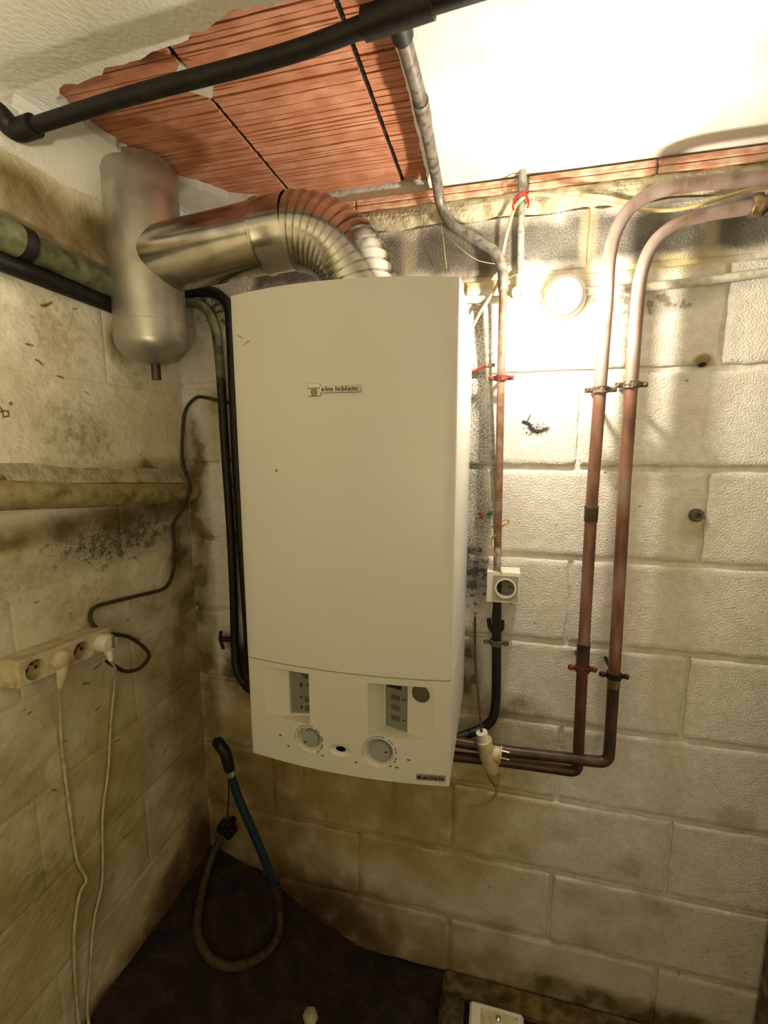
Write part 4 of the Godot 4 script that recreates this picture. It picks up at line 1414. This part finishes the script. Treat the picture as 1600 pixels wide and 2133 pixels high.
	tag(put("cable_gland", b, M.ivory), "cream plug-shaped gland hanging under the square socket", "cable gland")
	b = MB.new()
	b.tube(curve([Vector3(0.027, -0.742, 0.034), Vector3(0.03, -0.762, 0.036), Vector3(0.043, -0.775, 0.036), Vector3(0.056, -0.764, 0.036), Vector3(0.056, -0.744, 0.034)]), 0.005, 10)
	tag(put("tape_cuff", b, M.black), "black forked cuff on the pipe under the cream gland", "cuff")
	# twine bow on the tube
	b = MB.new()
	for k in [[Vector3(0.025, -0.53, 0.034), Vector3(0.04, -0.52, 0.044), Vector3(0.058, -0.512, 0.038), Vector3(0.062, -0.52, 0.036), Vector3(0.044, -0.525, 0.044)],
		[Vector3(0.028, -0.53, 0.03), Vector3(0.036, -0.537, 0.042), Vector3(0.048, -0.528, 0.042), Vector3(0.064, -0.516, 0.034)],
		[Vector3(0.042, -0.526, 0.044), Vector3(0.036, -0.545, 0.046), Vector3(0.027, -0.562, 0.044), Vector3(0.033, -0.585, 0.046), Vector3(0.044, -0.61, 0.054), Vector3(0.051, -0.628, 0.058)],
		[Vector3(0.04, -0.528, 0.043), Vector3(0.034, -0.545, 0.042), Vector3(0.026, -0.556, 0.036)]]:
		b.tube(curve(k), 0.0015, 7)
	tag(put("twine", b, M.twine), "bow of tan twine tied round the pale tube above the socket", "twine")
	# adapter plug hanging on its flex
	var a0 := Vector3(0.0205, -0.973, 0.115)
	var a1 := Vector3(0.056, -1.105, 0.105)
	var ax := (a1 - a0).normalized()
	t = thing("hanging_plug", "cream multi-plug with bare pins hanging right of the boiler's bottom", "plug", a1)
	b = MB.new()
	b.lathe(a0, ax, [[0, -0.001], [0.0125, 0.0], [0.0128, 0.022], [0.0, 0.022]], 24)
	put("cap", b, M.white_plastic, t)
	b = MB.new()
	b.lathe(a0, ax, [[0.0135, 0.018], [0.0172, 0.019], [0.0178, 0.026], [0.0168, 0.029], [0.0188, 0.05], [0.018, 0.08], [0.015, 0.096], [0.0135, 0.1]], 26)
	var body := put("body", b, M.ivory, t)
	b = MB.new()
	b.lathe(a0, ax, [[0.0142, 0.096], [0.0135, 0.108], [0.0125, 0.118], [0.007, 0.132], [0.004, 0.138], [0, 0.138]], 22)
	put("strain_relief", b, M.mortar_pipe, t)
	b = MB.new()
	b.lathe(a0 + ax * 0.055 + Vector3(0.012, 0.004, 0), Vector3(1, -0.08, 0.05), [[0.015, -0.004], [0.0165, 0.006], [0.0165, 0.013], [0.0195, 0.014], [0.0195, 0.017], [0, 0.017]], 24)
	put("plug_face", b, M.ivory, body)
	for s in [0.0085, -0.0085]:
		b = MB.new()
		b.tube([a0 + ax * 0.055 + Vector3(0.028, 0.004 + s, 0), a0 + ax * 0.055 + Vector3(0.046, 0.003 + s, 0.001)], 0.0022, 10)
		put("pin", b, M.silver, body)
	b = MB.new()
	b.tube(curve([Vector3(-0.005, -0.75, 0.012), Vector3(0.0, -0.84, 0.05), Vector3(0.012, -0.92, 0.09), Vector3(0.0195, -0.965, 0.113), a0]), 0.0026, 9)
	tag(put("plug_flex", b, M.dark_cable), "thin flex from which the cream multi-plug hangs", "cable")
	b = MB.new()
	b.tube(curve([a0 + ax * 0.134, Vector3(0.056, -1.13, 0.1), Vector3(0.042, -1.155, 0.098), Vector3(0.018, -1.172, 0.095), Vector3(-0.006, -1.186, 0.092)]), 0.003, 9)
	tag(put("cord_tail", b, M.mortar_pipe), "pale cord tail curling from the bottom of the hanging plug", "cable")


func build_left_side() -> void:
	var b := MB.new()
	# two stacked pipes high on the side wall
	var t := thing("waste_pipe", "green-grey pipe with collars high on the side wall", "pipe", Vector3(LW + 0.03, -0.03, 0.4))
	b = MB.new()
	b.tube([Vector3(LW + 0.034, -0.034, 0.2), Vector3(LW + 0.034, -0.022, 0.42)], 0.0225, 20)
	put("pipe_run", b, M.green_pipe, t)
	b = MB.new()
	b.tube([Vector3(LW + 0.034, -0.0225, 0.412), Vector3(LW + 0.034, -0.0215, 0.432)], 0.028, 20)
	put("collar", b, M.steel_dark, t)
	b = MB.new()
	b.tube([Vector3(LW + 0.034, -0.021, 0.43), Vector3(LW + 0.034, 0.0, 0.9)], 0.027, 20)
	put("socket_run", b, M.green_pipe, t)
	b = MB.new()
	b.tube([Vector3(LW + 0.034, -0.034, 0.19), Vector3(LW + 0.034, -0.033, 0.212)], 0.025, 20)
	put("collar", b, M.steel_dark, t)
	b = MB.new()
	b.tube([Vector3(LW + 0.02, -0.072, 0.06), Vector3(LW + 0.022, -0.066, 0.25), Vector3(LW + 0.024, -0.058, 0.5), Vector3(LW + 0.024, -0.04, 0.95)], 0.0155, 16)
	tag(put("iron_pipe", b, M.steel_dark), "thin black pipe tucked under the green-grey side wall pipe", "pipe")
	# mortared pipe lower down
	t = thing("mortared_pipe", "thick cream pipe half buried in mortar along the side wall", "pipe", Vector3(LW, -0.46, 0.3))
	b = MB.new()
	b.tube(curve([Vector3(LW + 0.012, -0.474, 0.0), Vector3(LW + 0.012, -0.462, 0.15), Vector3(LW + 0.012, -0.447, 0.32), Vector3(LW + 0.012, -0.428, 0.5), Vector3(LW + 0.012, -0.39, 0.95)]), 0.026, 18)
	put("pipe_run", b, M.mortar_pipe, t)
	b = MB.new()
	for i in 24:
		var z0 := i * 0.02
		var z1 := z0 + 0.02
		var f := func(zz: float, k: int) -> Vector3:
			var y := -0.468 + zz * 0.085
			var s := 0.003 * sin(zz * 17.0) + 0.0015 * sin(zz * 50.0)
			return [Vector3(LW - 0.004, y + 0.055 + s, zz), Vector3(LW + 0.008, y + 0.038 + s * 0.5, zz), Vector3(LW + 0.024, y + 0.018, zz)][k]
		for k in 2:
			b.quad(f.call(z0, k), f.call(z1, k), f.call(z1, k + 1), f.call(z0, k + 1), Vector3(0.7, 0.7, 0))
	put("mortar_fillet", b, M.mortar, t)
	# two dark pipes climbing the wall left of the boiler
	t = thing("riser_pipe", "black pipe curving from the flue down the boiler's left side", "pipe", Vector3(-0.63, -0.95, 0.03))
	b = MB.new()
	b.tube(curve([Vector3(-0.762, -0.004, 0.03), Vector3(-0.72, -0.008, 0.03), Vector3(-0.686, -0.013, 0.03), Vector3(-0.657, -0.034, 0.03), Vector3(-0.64, -0.075, 0.03), Vector3(-0.634, -0.14, 0.03), Vector3(-0.632, -0.2, 0.03)]), 0.0105, 16)
	put("upper_bend", b, M.green_pipe, t)
	b = MB.new()
	b.tube(curve([Vector3(-0.632, -0.19, 0.03), Vector3(-0.63, -0.38, 0.03), Vector3(-0.627, -0.56, 0.03), Vector3(-0.627, -0.75, 0.032), Vector3(-0.629, -0.88, 0.035), Vector3(-0.62, -0.94, 0.045), Vector3(-0.585, -0.975, 0.06), Vector3(-0.5, -0.985, 0.1), Vector3(-0.42, -0.985, 0.13)]), 0.0105, 16)
	put("riser", b, M.steel_dark, t)
	b = MB.new()
	b.tube([Vector3(-0.628, -0.861, 0.034), Vector3(-0.664, -0.863, 0.04)], 0.007, 12)
	b.tube([Vector3(-0.664, -0.84, 0.041), Vector3(-0.668, -0.863, 0.041), Vector3(-0.66, -0.89, 0.041)], 0.0046, 10)
	put("valve_handle", b, M.black, t)
	b = MB.new()
	b.tube(curve([Vector3(-0.74, 0.018, 0.018), Vector3(-0.69, 0.019, 0.018), Vector3(-0.65, 0.015, 0.018), Vector3(-0.624, 0.0, 0.018), Vector3(-0.608, -0.026, 0.018), Vector3(-0.605, -0.08, 0.018), Vector3(-0.606, -0.4, 0.018), Vector3(-0.6, -0.75, 0.018), Vector3(-0.59, -0.96, 0.02), Vector3(-0.54, -1.0, 0.04)]), 0.0125, 14)
	tag(put("back_riser", b, M.steel_dark), "second black pipe close behind the boiler's left side", "pipe")
	# dark flex from the boiler down the corner to the socket strip
	var flex := curve([Vector3(-0.6, -0.248, 0.012), Vector3(-0.645, -0.243, 0.01), Vector3(-0.691, -0.232, 0.008), Vector3(-0.722, -0.232, 0.007), Vector3(-0.75, -0.262, 0.012), Vector3(LW + 0.008, -0.318, 0.018), Vector3(LW + 0.008, -0.4, 0.026), Vector3(LW + 0.036, -0.45, 0.04), Vector3(LW + 0.034, -0.505, 0.066), Vector3(LW + 0.008, -0.55, 0.077), Vector3(LW + 0.007, -0.6, 0.078), Vector3(LW + 0.007, -0.66, 0.086), Vector3(LW + 0.007, -0.702, 0.12), Vector3(LW + 0.007, -0.694, 0.206), Vector3(LW + 0.007, -0.683, 0.287), Vector3(LW + 0.009, -0.679, 0.33), Vector3(LW + 0.012, -0.695, 0.345), Vector3(LW + 0.014, -0.718, 0.337), Vector3(LW + 0.012, -0.742, 0.31), Vector3(LW + 0.012, -0.772, 0.257), Vector3(LW + 0.014, -0.81, 0.219), Vector3(LW + 0.018, -0.842, 0.204), Vector3(LW + 0.022, -0.855, 0.237), Vector3(LW + 0.03, -0.838, 0.287), Vector3(LW + 0.042, -0.8, 0.33), Vector3(LW + 0.046, -0.782, 0.348)], 5)
	b = MB.new()
	b.tube(flex, 0.0042, 9)
	tag(put("dark_flex", b, M.dark_cable), "dark flex looping from the boiler round the corner to the socket strip", "cable")
	# four-way strip
	var zc := 0.4225
	var tilt := Basis(Vector3.RIGHT, -0.08)
	var o := Vector3(LW + 0.0235, -0.7345, zc)
	t = thing("socket_strip", "yellowed four-way socket strip screwed to the side wall", "power strip", o)
	var comb := CSGCombiner3D.new()
	var hull := CSGPolygon3D.new()
	hull.polygon = PackedVector2Array([Vector2(-0.0235, -0.0245), Vector2(0.017, -0.0235), Vector2(0.021, -0.0205), Vector2(0.021, 0.0205), Vector2(0.017, 0.0235), Vector2(-0.0235, 0.0245)])
	hull.depth = 0.186
	hull.position = Vector3(0, 0, 0.093)
	comb.add_child(hull)
	var zs := [0.068, 0.0227, -0.0227, -0.068]
	for k in zs:
		socket_well(comb, Vector3(0.021, 0, k), Vector3(0, 0, PI / 2), 0.0175, 0.011)
	comb.transform = Transform3D(tilt, o)
	# bake in own axes, then turn
	comb.transform = Transform3D()
	var hm := put_carved("housing", comb, M.ivory, t)
	hm.transform = Transform3D(tilt, Vector3.ZERO)
	for i in 4:
		var w := Vector3(LW + 0.0235, -0.7345, zc) + tilt * Vector3(0.0102, 0, zs[i])
		b = MB.new()
		b.lathe(w, tilt * Vector3(1, 0, 0), [[0.0172, -0.002], [0.0172, 0.0008], [0, 0.0008]], 26)
		var ins := put("socket_insert", b, M.mortar_pipe, t)
		if i == 0 or i == 2:
			b = MB.new()
			for s in [-1, 1]:
				b.lathe(w + tilt * Vector3(0.0008, 0.0, s * 0.0085), Vector3.RIGHT, [[0.003, 0], [0.0034, 0.0008], [0, 0.0008]], 12)
			put("contact_hole", b, M.black, ins)
			b = MB.new()
			b.lathe(w + tilt * Vector3(0.0, 0.0095, 0), Vector3.RIGHT, [[0.0026, 0], [0.0026, 0.009], [0, 0.01]], 12)
			put("earth_pin", b, M.brass, ins)
	# plugs
	var pc := o + tilt * Vector3(0.0, 0, zs[1])
	t = thing("flat_plug", "cream angled plug in the strip's second socket from the left", "plug", pc)
	b = MB.new()
	b.lathe(pc, Vector3.RIGHT, [[0.0165, 0.011], [0.018, 0.02], [0.0175, 0.03], [0.012, 0.036], [0, 0.037]], 28, Vector2(1, 1))
	put("body", b, M.ivory, t)
	b = MB.new()
	b.tube([pc + Vector3(0.026, 0.0, 0.0), pc + Vector3(0.026, -0.03, 0.004), pc + Vector3(0.022, -0.05, 0.006)], [0.012, 0.008, 0.0045], 14)
	put("cord_grip", b, M.ivory, t)
	pc = o + tilt * Vector3(0.0, 0, zs[3])
	t = thing("round_plug", "white round plug in the strip's rightmost socket", "plug", pc)
	b = MB.new()
	b.lathe(pc, Vector3.RIGHT, [[0.0165, 0.011], [0.018, 0.02], [0.018, 0.038], [0.0155, 0.043], [0, 0.044]], 28)
	var bd := put("body", b, M.white_plastic, t)
	b = MB.new()
	b.box(pc + Vector3(0.044, 0.002, -0.005), Vector3(0.006, 0.024, 0.006), 0.0015, Basis(Vector3.RIGHT, -0.1))
	put("finger_ridge", b, M.grey_plastic, bd)
	b = MB.new()
	b.tube([pc + Vector3(0.036, -0.015, 0.0), pc + Vector3(0.038, -0.036, -0.002)], [0.008, 0.005], 12)
	put("cord_grip", b, M.white_plastic, t)
	# cords down the wall
	b = MB.new()
	b.tube(curve([Vector3(LW + 0.044, -0.782, 0.451), Vector3(LW + 0.03, -0.81, 0.44), Vector3(LW + 0.012, -0.86, 0.43), Vector3(LW + 0.006, -0.93, 0.429), Vector3(LW + 0.006, -1.054, 0.428), Vector3(LW + 0.006, -1.175, 0.425), Vector3(LW + 0.006, -1.236, 0.41), Vector3(LW + 0.007, -1.25, 0.428), Vector3(LW + 0.006, -1.31, 0.446), Vector3(LW + 0.006, -1.4, 0.456), Vector3(LW + 0.006, -1.5, 0.46), Vector3(LW + 0.02, -1.58, 0.47)]), 0.003, 9)
	tag(put("strip_cord", b, M.ivory), "cream cord hanging from the second plug with a kink halfway", "cable")
	b = MB.new()
	b.tube(curve([Vector3(LW + 0.06, -0.778, 0.352), Vector3(LW + 0.045, -0.81, 0.328), Vector3(LW + 0.014, -0.86, 0.303), Vector3(LW + 0.006, -0.94, 0.314), Vector3(LW + 0.006, -1.04, 0.332), Vector3(LW + 0.006, -1.136, 0.358), Vector3(LW + 0.006, -1.273, 0.374), Vector3(LW + 0.006, -1.346, 0.404), Vector3(LW + 0.006, -1.44, 0.424), Vector3(LW + 0.006, -1.52, 0.44), Vector3(LW + 0.02, -1.575, 0.45)]), 0.0027, 9)
	tag(put("strip_cord", b, M.ivory), "pale cord hanging straight down from the rightmost plug", "cable")


func build_floor_things() -> void:
	var b := MB.new()
	# drain hose from its black tail, coiled on the ground and back up to a tap
	var t := thing("water_hose", "dark blue hose with black tail coiling on the ground under the boiler", "hose", Vector3(-0.6, -1.6, 0.12))
	b = MB.new()
	b.tube(curve([Vector3(-0.617, -1.14, 0.12), Vector3(-0.611, -1.17, 0.12), Vector3(-0.598, -1.22, 0.12), Vector3(-0.583, -1.264, 0.12), Vector3(-0.546, -1.354, 0.12), Vector3(-0.515, -1.432, 0.12), Vector3(-0.498, -1.49, 0.12)]), 0.0105, 16)
	put("blue_run", b, M.blue, t)
	b = MB.new()
	b.tube(curve([Vector3(-0.498, -1.485, 0.12), Vector3(-0.496, -1.55, 0.1), Vector3(-0.51, -1.62, 0.07), Vector3(-0.5, -1.65, 0.09), Vector3(-0.496, -1.655, 0.136), Vector3(-0.52, -1.64, 0.191), Vector3(-0.56, -1.617, 0.233), Vector3(-0.61, -1.589, 0.245), Vector3(-0.659, -1.567, 0.219), Vector3(-0.69, -1.555, 0.168), Vector3(-0.712, -1.54, 0.11), Vector3(-0.715, -1.505, 0.07), Vector3(-0.7, -1.47, 0.045), Vector3(-0.686, -1.45, 0.04)]), 0.0105, 16)
	put("dark_run", b, M.dark_cable, t)
	b = MB.new()
	b.tube(curve([Vector3(-0.65, -1.115, 0.105), Vector3(-0.632, -1.116, 0.118), Vector3(-0.62, -1.128, 0.12), Vector3(-0.613, -1.15, 0.12), Vector3(-0.608, -1.178, 0.12)]), [0.013, 0.014, 0.0145, 0.0145, 0.0145, 0.0145, 0.0145, 0.0145, 0.0145, 0.0145, 0.0145, 0.0145, 0.0145, 0.0145, 0.0145, 0.0145, 0.0145, 0.0145, 0.0145, 0.0145, 0.0145, 0.014, 0.0135, 0.013, 0.012], 16)
	put("tail", b, M.black, t)
	b = MB.new()
	b.tube([Vector3(-0.607, -1.18, 0.12), Vector3(-0.603, -1.192, 0.12)], 0.0125, 14)
	put("ferrule", b, M.silver, t)
	b = MB.new()
	b.tube(curve([Vector3(-0.626, -1.175, 0.115), Vector3(-0.648, -1.27, 0.07), Vector3(-0.676, -1.38, 0.04), Vector3(-0.684, -1.42, 0.036)]), 0.0022, 8)
	tag(put("dangling_wire", b, M.dark_cable), "thin dark wire between the hose tail and the black tap", "wire")
	t = thing("tap", "black lobed tap handle low on the wall near the corner", "tap", Vector3(-0.685, -1.441, 0.035))
	b = MB.new()
	for k in 6:
		var a := TAU * k / 6.0
		b.lathe(Vector3(-0.685 + 0.018 * cos(a), -1.441 + 0.018 * sin(a), 0.03), Vector3.BACK, [[0.011, 0], [0.0115, 0.012], [0.008, 0.019], [0, 0.02]], 14)
	b.lathe(Vector3(-0.685, -1.441, 0.028), Vector3.BACK, [[0.02, 0], [0.02, 0.018], [0.01, 0.024], [0, 0.025]], 20)
	put("handle", b, M.black, t)
	b = MB.new()
	b.tube([Vector3(-0.685, -1.441, -0.01), Vector3(-0.685, -1.441, 0.034)], 0.009, 12)
	put("stem", b, M.steel_dark, t)
	# box and litter on the floor
	t = thing("white_box", "small white box on the floor at the foot of the block wall", "box", Vector3(0.08, FL, 0.12))
	b = MB.new()
	b.box(Vector3(0.078, FL + 0.02, 0.135), Vector3(0.13, 0.04, 0.13), 0.006)
	put("body", b, M.white_plastic, t)
	b = MB.new()
	b.box(Vector3(0.085, FL + 0.041, 0.13), Vector3(0.088, 0.004, 0.09), 0.0015)
	put("lid", b, M.ivory, t)
	b = MB.new()
	b.lathe(Vector3(0.082, FL + 0.043, 0.1), Vector3.UP, [[0.006, 0], [0.006, 0.004], [0, 0.006]], 14)
	put("knob", b, M.silver, t)
	b = MB.new()
	b.box(Vector3(-0.03, FL + 0.03, 0.13), Vector3(0.06, 0.06, 0.11), 0.012)
	tag(put("olive_bag", b, M.dark_cable), "dark olive bundle on the floor left of the white box", "bundle")
	for d in [[-0.488, 0.03, 0.02, "pale rubble chip near the hose loop", 0.01], [-0.432, 0.02, 0.015, "dark rubble chip right of the pale one", 0.012], [-0.37, 0.2, 0.022, "upright pale shard on the dark floor below the boiler", 0.01]]:
		b = MB.new()
		var y := FL + 0.03 + 0.225 * pow(clampf((-0.22 - d[0]) / 0.55, 0, 1), 2.0) * 1.2
		for k in 1:
			b.lathe(Vector3(d[0], y - 0.02, d[1]), Vector3(0.2, 1, 0.3), [[d[2] * 0.6, -0.01], [d[2], 0.004], [d[2] * 0.8, 0.014], [d[2] * 0.3, 0.022], [0, 0.022]], 6)
		tag(put("rubble_chip", b, M.mortar if d[0] != -0.432 else M.soil_and_gap_shade), d[3], "rubble")
	b = MB.new()
	b.tube(curve([Vector3(-0.66, -1.6, 0.42), Vector3(-0.6, -1.615, 0.4), Vector3(-0.54, -1.63, 0.395), Vector3(-0.5, -1.655, 0.42), Vector3(-0.52, -1.65, 0.47)]), 0.005, 9)
	tag(put("floor_cord", b, M.mortar_pipe), "pale cord lying curled on the ground by the side wall", "cable")


func build_small() -> void:
	var b := MB.new()
	b.lathe(Vector3(0.435, -0.494, -0.006), Vector3.BACK, [[0.0135, 0], [0.0135, 0.012], [0.011, 0.016], [0.006, 0.016], [0.005, 0.01], [0, 0.01]], 20)
	tag(put("wall_plug", b, M.button), "round grey wall plug in the blocks right of the pipes", "wall plug")
	b = MB.new()
	b.lathe(Vector3(0.016, -0.504, -0.004), Vector3(0.1, 0, 1), [[0.009, 0], [0.009, 0.02], [0.007, 0.022], [0.004, 0.022], [0.003, 0.012], [0, 0.012]], 18)
	tag(put("wall_plug", b, M.conduit_grey), "pale wall plug between boiler and slanted tube", "wall plug")
	b = MB.new()
	b.tube(curve([Vector3(-0.004, -0.507, 0.004), Vector3(0.0, -0.503, 0.012), Vector3(0.004, -0.512, 0.008), Vector3(-0.001, -0.517, 0.004)]), 0.0018, 7)
	tag(put("red_wire", b, M.red), "red wire end sticking out beside the pale wall plug", "wire")
	# loose flake of white paint over the ceiling tiles, hanging at the steel pipe
	b = MB.new()
	var pts := [Vector3(-0.445, 0.172, 0.405), Vector3(-0.425, 0.19, 0.412), Vector3(-0.405, 0.178, 0.395), Vector3(-0.39, 0.19, 0.38), Vector3(-0.402, 0.168, 0.37), Vector3(-0.43, 0.172, 0.385)]
	var mid := Vector3(-0.416, 0.174, 0.392)
	for i in pts.size():
		var p: Vector3 = pts[i]
		var q: Vector3 = pts[(i + 1) % pts.size()]
		b.tri(mid, p, q, Vector3.DOWN, Vector3.DOWN, Vector3.DOWN)
		b.tri(mid + Vector3(0, 0.003, 0), p + Vector3(0, 0.003, 0), q + Vector3(0, 0.003, 0), Vector3.UP, Vector3.UP, Vector3.UP)
		b.quad(p, q, q + Vector3(0, 0.003, 0), p + Vector3(0, 0.003, 0), (p - mid).normalized())
	tag(put("plaster_flake", b, mat(Color(0.86, 0.84, 0.78), 0.8)), "loose white plaster flake hanging below the bare clay tiles", "plaster flake")
	# cobweb strands
	b = MB.new()
	for k in [[Vector3(-0.09, 0.09, 0.02), Vector3(-0.06, 0.05, 0.05), Vector3(-0.02, 0.02, 0.05), Vector3(0.02, 0.012, 0.04)], [Vector3(-0.1, 0.12, 0.02), Vector3(-0.09, 0.06, 0.03), Vector3(-0.085, 0.02, 0.02)], [Vector3(0.035, -0.02, 0.04), Vector3(0.07, -0.012, 0.05), Vector3(0.11, -0.025, 0.04)], [Vector3(0.08, 0.02, 0.02), Vector3(0.1, 0.0, 0.03), Vector3(0.118, -0.015, 0.03)]]:
		b.tube(curve(k), 0.0006, 5)
	var cw := tag(put("cobweb", b, mat(Color(0.7, 0.62, 0.45), 0.9)), "thin cobweb strands round the grey pipe bend beside the lamp", "cobweb")
	cw.set_meta("kind", "stuff")
